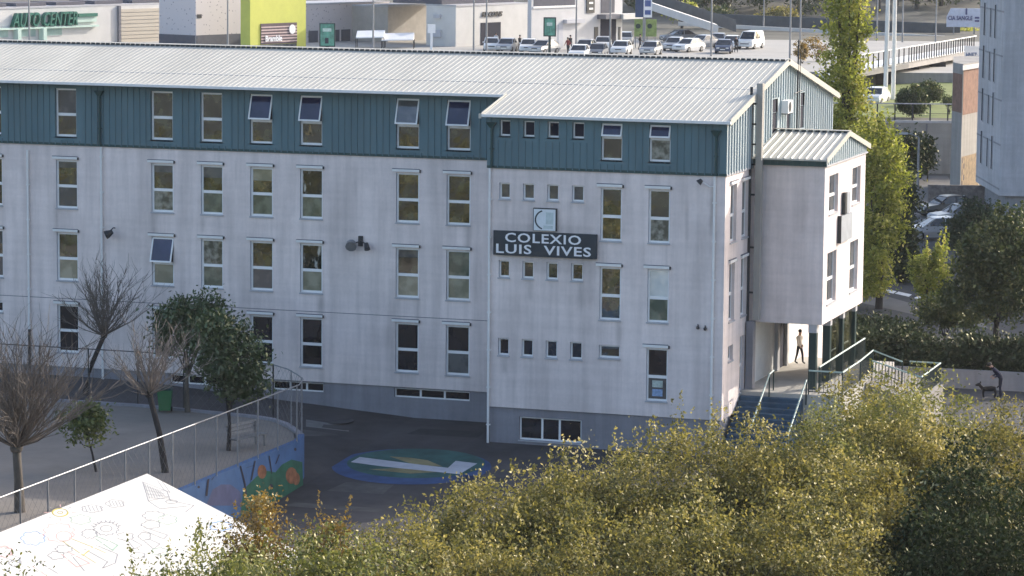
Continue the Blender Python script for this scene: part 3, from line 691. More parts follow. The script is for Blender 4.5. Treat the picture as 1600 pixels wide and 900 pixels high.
em = thing('emblem_panel', 'square white emblem panel with a dark arc above the name board', 'sign', (-7.24, P_, 9.5))
mb = MB(); mb.box((-.48, -.12, -.43), (.48, -.02, .46), M_dark); mb.build('backing', em)
mb = MB(); mem = pbr('emblem_white', (0.72, 0.76, 0.78), 0.6, 0.06, 3); mb.box((-.45, -.135, -.42), (.44, -.1205, .42), mem)
mb.build('panel', em)
mb = MB(); pts = [(0.02+0.40*math.cos(rad(a)), -.14, 0.0+0.37*math.sin(rad(a))) for a in range(108, 255, 12)]
for a, b in zip(pts, pts[1:]): mb.bar(a, b, 0.012, 0.055, msg)
mem2 = pbr('emblem_pale_green', (0.52, 0.60, 0.60), 0.6, 0.12, 6); mb.box((0.05, -.1375, -.17), (.36, -.1351, .30), mem2); mb.box((-.05, -.138, -.34), (.34, -.1352, -.22), mem2)
mb.build('emblem', em)
ps = thing('projecting_sign', 'white box sign with dark flank hung on the sunlit bay wall', 'sign', (2.97, 4.3, 8.9))
mb = MB(); mb.box((0.02, -1.05, -.55), (0.15, 1.05, .52), pbr('sign_box_grey', (.36, .38, .41), .5)); mb.box((0.0, -1.09, -.57), (0.16, -1.051, .54), M_dark); mb.build('sign_box', ps)
mb = MB(); mb.box((0.03, -.40, .55), (0.16, -.05, 1.42), M_dark); mb.box((0.03, -.049, .56), (0.12, 0.75, 1.38), pbr('sign_pale_grey', (.34, .36, .40), .6)); mb.build('vertical_blade', ps)
ac = thing('air_conditioner', 'white air conditioner unit mounted on the pale gable cladding', 'air conditioner', (0.06, 5.62, 13.62))
mb = MB(); mb.box((0.02, -.40, -.26), (0.32, .40, .27), M_white); mb.build('casing', ac)
mb = MB(); mb.tube([(0.321, -0.1, 0.0), (0.335, -0.1, 0.0)], 0.21, M_dark, 16); mb.build('fan', ac)
mb = MB(); mb.box((0, -.34, -.30), (0.3, -.29, -.261), M_dark); mb.box((0, .29, -.30), (0.3, .34, -.261), M_dark); mb.build('bracket', ac)
an = thing('antenna_mast', 'thin dark antenna mast with cables climbing the gable above the bay', 'antenna', (0.25, 7.4, 12.7))
mb = MB(); mb.tube([(0, 0, -.2), (0, 0, 3.6)], 0.035, M_dark, 6); mb.tube([(0.02, .3, -.3), (0.02, .3, 3.0)], 0.02, M_dark, 5); mb.tube([(0, -.5, 1.4), (0, .9, 1.45)], 0.02, M_dark, 5); mb.build('mast', an)
mb = MB(); mb.tube([(0, -.4, 3.4), (0, .4, 3.4)], 0.015, M_dark, 4); mb.tube([(0, -.3, 3.55), (0, .3, 3.55)], 0.015, M_dark, 4); mb.build('aerial', an)
def floodlight(label, loc, kind=0):
    t = thing('wall_light', label, 'wall light', loc, group='lamps on the school walls')
    mb = MB()
    if kind == 0:
        mb.tube([(0, 0, .22), (0, -.16, .24), (-.08, -.30, .12)], 0.025, M_dark, 6); mb.build('arm', t)
        mb = MB(); mb.tube([(.06, -.34, .10), (-.12, -.42, 0), (-.22, -.46, -.05)], [0.08, .17, .19], M_dark, 10); mb.build('lamp_head', t)
    elif kind == 1:
        mb.box((-.1, -.10, -.12), (.08, 0, .30), M_dark); mb.tube([(0, -.1, .1), (-.25, -.3, -.02)], .025, M_dark, 6); mb.tube([(.05, -.1, .1), (.28, -.25, .0)], .025, M_dark, 6); mb.build('arm', t)
        mb = MB(); mb.tube([(-.34, -.25, .0), (-.28, -.45, -.12)], [.2, .24], M_steel, 10); mb.build('lamp_head', t)
        mb = MB(); mb.tube([(.30, -.22, .02), (.40, -.34, -.22)], [.09, .13], M_dark, 8); mb.build('lamp_head', t)
    else:
        mb.tube([(.45, 0, -.15), (.3, -.12, -.16), (.05, -.25, 0.02), (0, -.3, .10)], .022, M_whitep, 6); mb.build('arm', t)
        mb = MB(); mb.tube([(.02, -.3, .12), (-.1, -.36, .0)], [.07, .13], M_dark, 8); mb.build('lamp_head', t)
    return t
floodlight('dark bowl floodlight on the wing wall right of the white downpipe', (-27.47, 0, 7.8)); floodlight('floodlight cluster on the blank stretch of wing wall', (-16.3, 0, 7.85), 1); floodlight('small lamp on a curved white arm near the front block corner', (-0.88, P_, 11.2), 2)
for i, (x, z, l) in enumerate(((-0.99, 5.55, 'left knob shaped bracket beside the corner downpipe'), (-0.70, 5.52, 'right knob shaped bracket beside the corner downpipe'))):
    mb = MB(); mb.sphere((0, -.07, 0), .07, M_dark); mb.tube([(0, 0, .05), (0, -.06, .12)], .025, M_dark, 6); o = mb.build('wall_bracket', None); o.location = (x, P_, z); tag(o, l, 'bracket', 'brackets on the front wall')

# ================================================================== YARD
# mural wall holding up the playground
mw = thing('mural_wall', 'low retaining wall with a painted blue sky and green hills mural below the mesh fence', 'wall', (0, 0, 0))
LINE = [(-14.0, -62.0), (-14.0, -12.3), (-14.35, -11.0), (-15.05, -9.95), (-15.9, -8.8), (-16.85, -7.95), (-17.9, -7.55), (-23, -6.75), (-62, -6.75)]
def offs(i, d):
    a = Vector(LINE[max(0, i-1)]); b = Vector(LINE[min(len(LINE)-1, i+1)]); t = (b-a).normalized(); return Vector(LINE[i])+Vector((t.y, -t.x))*d
M_mblue = pbr('mural_blue', (0.055, 0.12, 0.26), 0.8, 0.2, 0.7); M_mgreen = pbr('mural_green', (0.02, 0.10, 0.065), 0.8, 0.3, 1.5); M_mor = pbr('mural_orange', (0.22, 0.095, 0.05), 0.8, 0.45, 3); M_mdk = pbr('mural_dark_stems', (0.03, 0.03, 0.05), 0.8); M_mpur = pbr('mural_slate_hill', (0.09, 0.10, 0.19), .8, .2, 1.5)
mb = MB()
for i in range(len(LINE)-1):
    a0, a1, b0_, b1_ = offs(i, 0), offs(i, -0.22), offs(i+1, 0), offs(i+1, -0.22)
    mat = M_mblue if i < 2 else M_base
    mb.prism([(a0.x, a0.y, -0.8), (b0_.x, b0_.y, -0.8), (b1_.x, b1_.y, -0.8), (a1.x, a1.y, -0.8)], [(a0.x, a0.y, 1.75), (b0_.x, b0_.y, 1.75), (b1_.x, b1_.y, 1.75), (a1.x, a1.y, 1.75)], mat, cap=True)
mb.build('wall', mw)
mb = MB()
def mural(pts, mat, k):
    P = [atX(x, y, -14.0) for x, y in pts]
    mb.quad([(-14.0+0.004*k, p.y, max(-0.5, min(1.74, p.z))) for p in P], mat)
mural([(322, 790), (332, 765), (345, 757), (360, 757), (375, 768), (378, 790)], M_mpur, 1)
mural([(375, 810), (380, 765), (400, 745), (415, 735), (430, 738), (440, 726), (455, 718), (472, 722), (474, 772)], M_mgreen, 2)
def blob(cx, cy, rx, ry, mat, k): mural(ell(cx, cy, rx, ry, n=14), mat, k)
blob(409, 737, 7, 11, M_mor, 3); blob(455, 743, 9, 13, M_mor, 3); blob(462, 748, 6, 10, M_mor, 4); blob(423, 760, 3, 4, M_mdk, 3); blob(461, 702, 2, 2.5, M_mdk, 3); blob(310, 761, 2, 2, M_mdk, 3)
for (x0, y0, x1, y1, wd) in ((375, 728, 382, 755, 2.2), (382, 755, 384, 772, 2.2), (398, 720, 392, 750, 2), (396, 727, 384, 731, 1.4), (420, 712, 424, 740, 1.6), (430, 725, 436, 710, 1.4), (325, 745, 322, 775, 3), (330, 750, 334, 742, 1.4)):
    mural([(x0-wd/2, y0), (x0+wd/2, y0), (x1+wd/2, y1), (x1-wd/2, y1)], M_mdk, 5)
mb.build('mural', mw)

# chain link fence: posts, top tube and woven wire
def wire_mat():
    m, t, b = newmat('chain_link'); L = t.links.new
    b.inputs['Base Color'].default_value = (0.12, 0.12, 0.13, 1); b.inputs['Roughness'].default_value = 0.5; MATS['chain_link'] = m; return m
M_wire = wire_mat()
def chain_fence(name, label, pts, zb, h, npost, step=0.40, mpost=M_steel, wr=0.006, rail=0.024, group=None):
    t = thing(name, label, 'fence', (0, 0, 0), group=group)
    pts = [Vector((p[0], p[1], 0)) for p in pts]
    seg = [(b-a).length for a, b in zip(pts, pts[1:])]; tot = sum(seg)
    def at(s):
        for a, b, l in zip(pts, pts[1:], seg):
            if s <= l: return a+(b-a)*(s/l)
            s -= l
        return pts[-1]
    mb = MB(); q = [p+Vector((0, 0, zb+h)) for p in pts]; mb.tube(q, rail, mpost, 6); mb.build('top_rail', t)
    for i in range(npost):
        p = at(tot*i/(npost-1)); mb = MB(); mb.tube([(p.x, p.y, zb-.05), (p.x, p.y, zb+h+.03)], 0.03, mpost, 6); mb.build('post', t)
    mb = MB(); s = -h
    while s < tot:
        for sg_ in (1, -1):
            a, b = (s, s+h) if sg_ == 1 else (s+h, s); line = []
            for k in range(0, 5):
                u = a+(b-a)*k/4
                if -1e-6 <= u <= tot: p = at(u); line.append((p.x, p.y, zb+h*k/4))
            if len(line) > 1: mb.tube(line, wr, M_wire, 3, cap=False)
        s += step
    mb.build('wire_mesh', t); return t
chain_fence('mesh_fence', 'tall galvanised mesh fence standing on top of the mural wall', [(-14.0+.0, -46), (-14.02, -12.3), (-14.4, -11.0), (-15.08, -9.95), (-15.95, -8.8), (-16.9, -7.95)], 1.75, 2.1, 22, wr=0.0035)
chain_fence('mesh_fence', 'dark mesh fence running along the walkway below the school windows', [(-16.9, -7.95), (-17.9, -7.55), (-23, -6.75), (-45, -6.75)], 1.75, 2.1, 14, mpost=M_dark, wr=0.0035)

# bench, bin, court furniture
bn = thing('park_bench', 'metal bench standing on the playground behind the mural fence', 'bench', tuple(atZ(388, 700, 1.65)), rz=rad(75))
M_bench = pbr('bench_metal', (0.16, 0.165, 0.17), 0.5, 0.15, 3)
mb = MB()
for i in range(4): mb.box((-.9, -.22+i*.12, .43), (.9, -.13+i*.12, .46), M_bench)
mb.build('seat', bn)
mb = MB()
for i in range(3): mb.box((-.9, .27+.03*i, .55+i*.14), (.9, .30+.03*i, .65+i*.14), M_steel)
mb.build('backrest', bn)
for sx in (-.75, .75):
    mb = MB(); mb.box((sx-.03, -.2, 0), (sx+.03, -.15, .43), M_bench); mb.box((sx-.03, .22, 0), (sx+.03, .27, .9), M_bench); mb.box((sx-.03, -.15, .38), (sx+.03, .22, .425), M_bench); mb.build('leg', bn)
wb = thing('wheelie_bin', 'green wheeled rubbish bin with dark lid under the playground tree', 'bin', tuple(atZ(258, 644, 1.65)), rz=rad(20))
mg_ = pbr('bin_green', (0.03, 0.14, 0.055), 0.5, 0.1, 3); mb = MB()
mb.prism([(-.22, -.25, .1), (.22, -.25, .1), (.22, .22, .1), (-.22, .22, .1)], [(-.29, -.34, .92), (.29, -.34, .92), (.29, .30, .92), (-.29, .30, .92)], mg_); mb.build('body', wb)
mb = MB(); mb.prism([(-.31, -.37, .925), (.31, -.37, .925), (.31, .36, .925), (-.31, .36, .925)], [(-.24, -.30, 1.0), (.24, -.30, 1.0), (.24, .34, 1.02), (-.24, .34, 1.02)], M_dgreen); mb.build('lid', wb)
for sx in (-.24, .24):
    mb = MB(); mb.tube([(sx-.03, .22, .1), (sx+.03, .22, .1)], .1, M_black, 10); mb.build('wheel', wb)

# white canopy roof with children's line drawings
CP = atZ(230, 740, 4.2); CY = CP.y; CX = CP.x; dz_dx = (atY(395, 825, CY).z-4.2)/(atY(395, 825, CY).x-CX)
Ncan = Vector((-dz_dx, 0, 1)).normalized()
cn = thing('canopy', 'white sloping canopy roof covered in coloured childlike line drawings', 'canopy', (0, 0, 0))
M_can = pbr('canopy_white', (0.56, 0.55, 0.525), 0.6, 0.05, 1.2); x1 = CX+7.2; y1 = CY-14
cz = lambda x: 4.2+(x-CX)*dz_dx
mb = MB(); mb.prism([(CX, CY, cz(CX)-.14), (CX, y1, cz(CX)-.14), (x1, y1, cz(x1)-.14), (x1, CY, cz(x1)-.14)], [(CX, CY, cz(CX)), (CX, y1, cz(CX)), (x1, y1, cz(x1)), (x1, CY, cz(x1))], M_can); mb.build('roof_sheet', cn)
for px_, py2 in ((CX+.3, CY-.3), (CX+.3, CY-7), (CX+.3, y1+.3), (x1-.3, CY-.3), (x1-.3, CY-7), (x1-.3, y1+.3)):
    mb = MB(); mb.tube([(px_, py2, court_z(px_, py2)-.3 if px_ > -14 else 1.6), (px_, py2, cz(px_)-.145)], .06, M_steel, 8); mb.build('post', cn)
inks = {'k': pbr('ink_grey', (.27, .275, .29), .8, .15, 5), 'y': pbr('ink_yellow', (.50, .42, .10), .8, .15, 5), 'b': pbr('ink_blue', (.25, .38, .60), .8, .1, 5), 'p': pbr('ink_pink', (.62, .38, .36), .8, .1, 5), 'g': pbr('ink_green', (.30, .42, .34), .8, .1, 5)}
mb = MB()
def stroke(pts, ink='k', wd=0.024):
    Q = [onplane(x, y, (CX, CY, 4.2), Ncan)+Ncan*0.006 for x, y in pts]
    for a, b in zip(Q, Q[1:]):
        d = (b-a)
        if d.length < 1e-6: continue
        s = d.normalized().cross(Ncan)*wd/2; e = d.normalized()*wd*.3
        mb.quad([a-s-e, b-s+e, b+s+e, a+s-e], inks[ink])
def loop(cx, cy, rx, ry, ink='k', bumps=0, amp=.2, n=28, wd=.024):
    stroke([(cx+rx*(1+amp*(abs(math.sin(bumps*math.pi*i/n)) if bumps else 0))*math.cos(2*math.pi*i/n), cy+ry*(1+amp*(abs(math.sin(bumps*math.pi*i/n)) if bumps else 0))*math.sin(2*math.pi*i/n)) for i in range(n+1)], ink, wd)
loop(94, 801, 12, 6, 'y', wd=.045); loop(94, 801, 4, 2, 'y')
for a in range(0, 360, 45): stroke([(94+18*math.cos(rad(a)), 801+9*math.sin(rad(a))), (94+25*math.cos(rad(a)), 801+12.5*math.sin(rad(a)))], 'k' if a % 90 else 'p')
loop(180, 787, 12, 5, 'k', 5, .3); loop(144, 795, 14, 5, 'k', 6, .25); loop(126, 812, 13, 6, 'g', 6, .3); loop(52, 841, 16, 9, 'b', 7, .25, wd=.03)
for i in range(5): stroke([(170+i*5, 783), (174+i*5, 791)], 'k', .02); stroke([(132+i*6, 791), (136+i*6, 799)], 'k', .02)
stroke([(223, 753), (261, 768), (266, 782), (303, 790), (290, 800)], 'k', .03); stroke([(223, 753), (232, 783), (250, 795), (303, 790)], 'k', .03); stroke([(246, 751), (256, 765), (266, 770), (253, 752)], 'k', .024); stroke([(232, 783), (266, 776)], 'k', .024); loop(268, 784, 9, 3, 'k')
for i in range(7): stroke([(226+i*4, 756+i*2), (234+i*4, 779-i*0.5)], 'k', .02)
for i in range(4): stroke([(226+i*2, 760+i*6), (256+i*3, 768+i*4)], 'k', .02)
loop(166, 826, 9, 5, 'k'); loop(166, 826, 17, 9, 'k', 14, .25)
for i in range(9): a = rad(200+i*17); stroke([(166+20*math.cos(a), 826+10*math.sin(a)), (166+25*math.cos(a), 826+13*math.sin(a))], 'k', .03)
loop(100, 838, 12, 8, 'p'); loop(92, 832, 20, 12, 'p', 10, .3); stroke([(112, 842), (145, 855), (130, 868), (98, 846)], 'y', .03); stroke([(145, 855), (165, 864)], 'y', .025); stroke([(128, 866), (150, 880)], 'y', .025)
loop(140, 834, 10, 6, 'k', 8, .3); stroke([(150, 838), (172, 846), (184, 852), (176, 860), (150, 842)], 'g', .05)
loop(196, 838, 10, 5, 'k', 6, .35); stroke([(204, 842), (222, 852), (210, 858), (200, 845)], 'k'); loop(226, 838, 8, 5, 'k', 5, .3); stroke([(232, 842), (250, 850), (240, 858), (226, 846)], 'k')
loop(240, 806, 14, 6, 'k', 7, .3); loop(262, 812, 12, 6, 'g', 6, .3); loop(236, 820, 12, 5, 'k', 5, .3); stroke([(220, 822), (262, 836), (256, 842), (222, 828)], 'k')
loop(100, 858, 11, 5, 'k', 7, .3); loop(88, 868, 10, 5, 'k', 5, .35); stroke([(106, 862), (140, 880), (120, 886), (96, 866)], 'p', .04); stroke([(112, 868), (132, 892)], 'k', .03); stroke([(132, 858), (168, 878), (160, 888), (180, 880), (184, 866), (150, 852)], 'k', .03)
loop(5, 862, 12, 7, 'p', 7, .3, wd=.05); stroke([(14, 866), (32, 872), (30, 880), (10, 872)], 'k', .024); loop(24, 880, 8, 4, 'k', 5, .3); stroke([(60, 878), (90, 896)], 'k', .03); stroke([(50, 884), (72, 899)], 'p', .03)
loop(345, 822, 14, 6, 'b', 6, .3, wd=.05); loop(250, 862, 10, 5, 'g', 6, .3); loop(216, 868, 9, 4, 'k', 5, .3)
mb.build('drawings', cn)
for i in range(1, 4):
    xx = CX+i*1.8; mb = MB(); mb.prism([(xx-.02, CY-.02, cz(xx)+.001), (xx+.02, CY-.02, cz(xx)+.001), (xx+.02, y1+.02, cz(xx)+.001), (xx-.02, y1+.02, cz(xx)+.001)], [(xx-.012, CY-.02, cz(xx)+.014), (xx+.012, CY-.02, cz(xx)+.014), (xx+.012, y1+.02, cz(xx)+.014), (xx-.012, y1+.02, cz(xx)+.014)], M_can); mb.build('seam', cn)

# ------------------------------------------------------------------ entrance railings
def railing(label, pts, h=0.95, step=0.14, group='pale green entrance railings', lower=True):
    t = thing('railing', label, 'railing', (0, 0, 0), group=group)
    pts = [Vector(p) for p in pts]; mb = MB(); mb.tube([p for p in pts], 0.035, M_lgreen, 6); mb.build('handrail', t)
    mb = MB()
    if lower: mb.tube([p-Vector((0, 0, h-.12)) for p in pts], 0.02, M_dgreen, 5)
    for a, b in zip(pts, pts[1:]):
        L_ = (b-a).length; n = max(1, int(L_/step))
        for i in range(1, n):
            p = a+(b-a)*i/n; mb.tube([(p.x, p.y, p.z-h+.12), (p.x, p.y, p.z-.02)], .011, M_dgreen, 4)
    mb.build('balusters', t)
    for p in pts: mb = MB(); mb.tube([(p.x, p.y, p.z-h-.05), (p.x, p.y, p.z)], .03, M_dgreen, 6); mb.build('post', t)
    return t
railing('long rail along the outer edge of the porch behind the columns', [(2.93, 0.6, 3.65), (2.9, 5, 3.65), (2.88, 9.5, 3.65)])
railing('rail along the right edge of the entrance deck turning back to the porch', [(2.75, -0.44, 3.65), (4.10, -0.44, 3.65), (4.08, 3.0, 3.65), (3.95, 6.1, 3.65), (5.2, 6.0, 3.25)])
railing('zigzag ramp rail stepping down beyond the deck', [(4.25, 4.5, 3.45), (6.3, 4.4, 2.9), (6.3, 8.6, 2.9), (5.0, 8.6, 2.9)])
railing('sloping stair handrail running down from the deck corner', [(2.68, -0.55, 3.3), (2.68, -3.6, 1.55)], lower=False, step=1.2)
railing('middle handrail of the blue entrance steps', [(1.2, 0.1, 3.5), (1.2, -0.6, 3.45), (1.2, -3.6, 1.75)], lower=False, step=1.6)
mb = MB(); mrp = pbr('ramp_concrete', (0.22, 0.205, 0.19), .85, .25, 2)
mb.prism([(4.16, 3.6, -.5), (6.4, 3.6, -.5), (6.4, 8.8, -.5), (4.16, 8.8, -.5)], [(4.16, 3.6, 2.66), (6.4, 3.6, 1.95), (6.4, 8.8, 1.95), (4.16, 8.8, 2.66)], mrp)
tag(mb.build('access_ramp'), 'pale concrete access ramp descending beside the entrance deck', 'ramp')

# ------------------------------------------------------------------ people
M_skin = pbr('skin', (0.45, 0.27, 0.19), 0.6, .05, 5); M_hair = pbr('dark_hair', (0.02, 0.015, 0.012), .7); M_cl = {}
def cloth(n, c): return pbr('cloth_'+n, c, .9, .12, 6)
def person(label, loc, rz, h, top, bottom, pose='stand', group=None):
    """one continuous skinned body, coloured by height, with hair as a part"""
    t = thing('person', label, 'person', loc, rz, group)
    k = h/1.75; lean = 0.0
    V = {'pel': (0, 0, .95), 'wst': (0, 0.01, 1.10), 'chs': (0, 0, 1.32), 'nck': (0, 0.0, 1.48), 'hd0': (0, -.02, 1.56), 'hd1': (0, -.03, 1.68)}
    st = 0.16 if pose == 'walk' else 0.02
    for s, n in ((1, 'r'), (-1, 'l')):
        f = st*s
        V['hip'+n] = (.09*s, 0, .90); V['kne'+n] = (.10*s, -f*.6-.03, .50); V['ank'+n] = (.10*s, -f+(.05 if f < 0 else 0), .09); V['toe'+n] = (.11*s, -f-.16, .03)
        V['sho'+n] = (.19*s, 0, 1.40); V['elb'+n] = (.25*s, f*.8+.03, 1.13); V['wri'+n] = (.23*s, f*.9-.14 if pose != 'push' else -.4, .93); V['han'+n] = (.22*s, f*.9-.20 if pose != 'push' else -.5, .86)
    if pose == 'bend' or pose == 'push':
        for q in ('wst', 'chs', 'nck', 'hd0', 'hd1', 'shor', 'shol', 'elbr', 'elbl', 'wrir', 'wril', 'hanr', 'hanl'):
            x, y, z = V[q]; dz = z-.95; V[q] = (x, y-dz*.70, .95+dz*.74)
    E_ = [('pel', 'wst'), ('wst', 'chs'), ('chs', 'nck'), ('nck', 'hd0'), ('hd0', 'hd1')]
    for n in 'rl': E_ += [('pel', 'hip'+n), ('hip'+n, 'kne'+n), ('kne'+n, 'ank'+n), ('ank'+n, 'toe'+n), ('chs', 'sho'+n), ('sho'+n, 'elb'+n), ('elb'+n, 'wri'+n), ('wri'+n, 'han'+n)]
    Rr = {'pel': .14, 'wst': .13, 'chs': .15, 'nck': .06, 'hd0': .085, 'hd1': .095, 'hip': .09, 'kne': .065, 'ank': .045, 'toe': .04, 'sho': .07, 'elb': .048, 'wri': .035, 'han': .04}
    names = list(V); me = bpy.data.meshes.new('body'); me.from_pydata([Vector(V[n])*k for n in names], [(names.index(a), names.index(b)) for a, b in E_], [])
    ob = bpy.data.objects.new('body', me); COL.objects.link(ob); ob.modifiers.new('skin', 'SKIN'); sub = ob.modifiers.new('sub', 'SUBSURF'); sub.levels = 1; sub.render_levels = 1
    for i, n in enumerate(names):
        r = Rr.get(n, Rr.get(n[:3], .05))*k; me.skin_vertices[0].data[i].radius = (r, r)
    me.skin_vertices[0].data[0].use_root = True
    bpy.context.view_layer.update()
    m2 = bpy.data.meshes.new_from_object(ob.evaluated_get(bpy.context.evaluated_depsgraph_get())); bpy.data.objects.remove(ob)
    for mt in (M_skin, top, bottom, M_black): m2.materials.append(mt)
    for p in m2.polygons:
        z = p.center.z/k; x = abs(p.center.x)/k
        hand = (x > .19 and z < .98) and pose != 'x'
        p.material_index = 0 if (z > 1.46 or (hand and z > .78)) else (3 if z < .08 else (2 if z < .97 and x < .2 else 1)); p.use_smooth = True
    if pose in ('bend', 'push'):
        for p in m2.polygons:
            z = p.center.z/k; y = p.center.y/k
            if z > 1.40 or (y < -.42 and z < 1.1): p.material_index = 0
            elif z > .97: p.material_index = 1
    b = bpy.data.objects.new('body', m2); COL.objects.link(b); b.parent = t
    hd = Vector(V['hd1'])*k; mb = MB(); mb.sphere((hd.x, hd.y+.015*k, hd.z+.035*k), .105*k, M_hair, 10, 7, (1, 1.08, .85)); mb.build('hair', t, smooth=True)
    mb = MB()
    for s in (1, -1): mb.sphere((hd.x+s*.035*k, hd.y-.095*k, hd.z-.02*k), .012*k, M_black, 6, 4)
    mb.tube([(hd.x, hd.y-.095*k, hd.z-.025*k), (hd.x, hd.y-.118*k, hd.z-.055*k)], .013*k, M_skin, 5); mb.build('face', t)
    return t
pp = atZ(1248, 568, 2.70); pp.x = min(pp.x, .6)
person('child in a pale shirt and dark trousers walking under the school porch', (max(.5, pp.x), pp.y, 2.70), rad(60), 1.42, cloth('pale', (.55, .50, .45)), cloth('dark', (.02, .022, .03)), 'walk')
pq = atZ(1563, 622, 0.5)
person('person in dark blue leaning forward on the shaded pavement by the white wall', (pq.x, pq.y, terr(pq.x, pq.y)+.05), rad(-70), 1.72, cloth('navy', (.018, .02, .045)), cloth('denim', (.015, .018, .035)), 'push')
pq2 = pq-R2*0.50
dg = thing('dog', 'small dark dog on the shaded pavement beside the leaning person', 'dog', (pq2.x, pq2.y, terr(pq2.x, pq2.y)+.05), rz=YAW)
M_fur = pbr('dark_fur', (.015, .014, .016), .9, .3, 8); mb = MB()
mb.tube([(-.30, 0, .40), (-.15, 0, .41), (.1, 0, .42), (.28, 0, .42)], [.08, .11, .12, .09], M_fur, 10); mb.tube([(-.28, 0, .42), (-.38, 0, .52), (-.44, 0, .60)], [.08, .07, .065], M_fur, 8); mb.tube([(-.40, 0, .60), (-.50, 0, .59), (-.60, 0, .56)], [.085, .065, .035], M_fur, 8)
for sx, sy in ((-.24, .07), (-.24, -.07), (.24, .07), (.24, -.07)):
    b_ = .05 if sx > 0 else -.02; mb.tube([(sx, sy, .40), (sx+b_, sy, .20), (sx, sy, .02)], [.06, .035, .03], M_fur, 6)
mb.tube([(.33, 0, .45), (.45, 0, .58), (.50, 0, .68)], [.03, .02, .012], M_fur, 5); mb.tube([(-.38, .05, .66), (-.39, .07, .74)], [.03, .008], M_fur, 4); mb.tube([(-.38, -.05, .66), (-.39, -.07, .74)], [.03, .008], M_fur, 4)
mb.build('body', dg, smooth=True)

# ================================================================== TREES IN THE YARD
L_ever = leaf_mat('evergreen_leaf', [(0, (0.012, 0.03, 0.012)), (.5, (0.025, 0.06, 0.02)), (1, (0.06, 0.11, 0.04))], trans=.15, gloss=.10)
L_bush = leaf_mat('yard_shrub_leaf', [(0, (0.03, 0.06, 0.015)), (.6, (0.09, 0.13, 0.03)), (1, (0.2, 0.22, 0.06))], trans=.25, gloss=.08)
def tree_thing(name, label, cat, base, mbfun, crown_args, group=None, rz=0):
    t = thing(name, label, cat, base, rz, group)
    mb = MB(); mbfun(mb); mb.build('trunk', t, smooth=True)
    for a in crown_args: leaf_cloud(parent=t, **a)
    return t
def bare_tree(label, base, h, lean, reach, nsh, seed, mt, mtw, spread=1.0, thick=.12, group='bare pollarded trees on the playground', up=1.0):
    t = thing('bare_tree', label, 'tree', base, 0, group); g = random.Random(seed)
    mb = MB(); top = Vector((lean[0], lean[1], h)); mb.tube([(0, 0, -.3), (0, 0, .05), Vector((lean[0]*.35, lean[1]*.35, h*.5)), top], [thick*1.4, thick*1.15, thick*.9, thick*.85], mt, 8)
    mb.sphere(top, thick*1.35, mt, 8, 6, (1, 1, .9)); mb.build('trunk', t, smooth=True)
    mb = MB()
    for i in range(nsh):
        a = g.uniform(0, 2*math.pi); el = g.uniform(.15, 1.45)*up; L_ = reach*g.uniform(.6, 1.05)
        d = Vector((math.cos(a)*math.cos(el)*spread, math.sin(a)*math.cos(el)*spread, math.sin(el))); p = top+d*.12; pts = [p]; r0 = g.uniform(.014, .036)
        for s in range(5):
            d = (d+Vector((g.uniform(-.30, .30), g.uniform(-.30, .30), g.uniform(-.02, .22)))).normalized(); p = p+d*L_/5; pts.append(p.copy())
        mb.tube(pts, [r0, r0*.85, r0*.7, r0*.5, r0*.35, r0*.2], mtw, 4, cap=False)
        for s in (1, 2, 3, 4):
            for _ in range(3):
                q = pts[s]+(pts[s+1]-pts[s])*g.random(); dd = (d+Vector((g.uniform(-.9, .9), g.uniform(-.9, .9), g.uniform(-.3, .6)))).normalized(); l2 = L_*g.uniform(.12, .35)
                e1 = q+dd*l2*.5; e2 = e1+(dd+Vector((g.uniform(-.4, .4), g.uniform(-.4, .4), .2))).normalized()*l2*.5
                mb.tube([q, e1, e2], [r0*.42, r0*.3, r0*.15], mtw, 3, cap=False)
    mb.build('branches', t); return t
bare_tree('tall dark bare tree leaning right in front of the school wall', tuple(atZ(134, 612, 1.65)), 2.35, (.75, .2), 3.1, 60, 3, M_barkd, M_twigd, spread=.8, thick=.11)
bare_tree('large bare tree with a thick trunk and grey twigs at the left edge', tuple(atZ(31, 800, 1.65)), 2.15, (-.1, .0), 4.0, 120, 5, M_bark, M_twigd, spread=.72, thick=.17, up=1.0)
bare_tree('small pollarded tree with pale orange shoots beside the green bin', tuple(atZ(258, 738, 1.65)), 2.75, (-.65, .1), 2.6, 46, 8, M_barkd, M_twig, spread=.95, thick=.12)
b = atZ(293, 644, 1.65)
tree_thing('evergreen_tree', 'tall dark evergreen tree beside the bin with a grey forked trunk', 'tree', tuple(b), lambda mb: limbs(mb, M_bark, 1.9, .11, 3.0, 1.0, 4, 8),
           [dict(name='crown', blobs=[(0.1, 0, 3.4, 1.35, 1.3, 1.2, 1.2), (-.5, .1, 3.3, .9, .9, 1.0, .6), (.4, 0, 4.2, .9, .9, .6, .5), (1.1, 0, 3.0, 1.0, 1.0, 1.0, .8)], n=9000, size=.085, mat=L_ever, seed=11, csig=.24)], 'evergreen trees on the playground')
b = atZ(357, 704, 1.65)
tree_thing('evergreen_tree', 'round dark evergreen tree with a slim trunk close to the bench', 'tree', tuple(b), lambda mb: limbs(mb, M_barkd, 1.9, .08, 3.0, .8, 6, 7),
           [dict(name='crown', blobs=[(0.1, 0, 3.35, 1.15, 1.1, 1.0, 1), (-.2, 0, 4.3, .95, .9, .8, .6), (.45, 0, 2.6, .85, .9, .7, .5)], n=8000, size=.085, mat=L_ever, seed=12, csig=.24)], 'evergreen trees on the playground')
b = atZ(150, 737, 1.65)
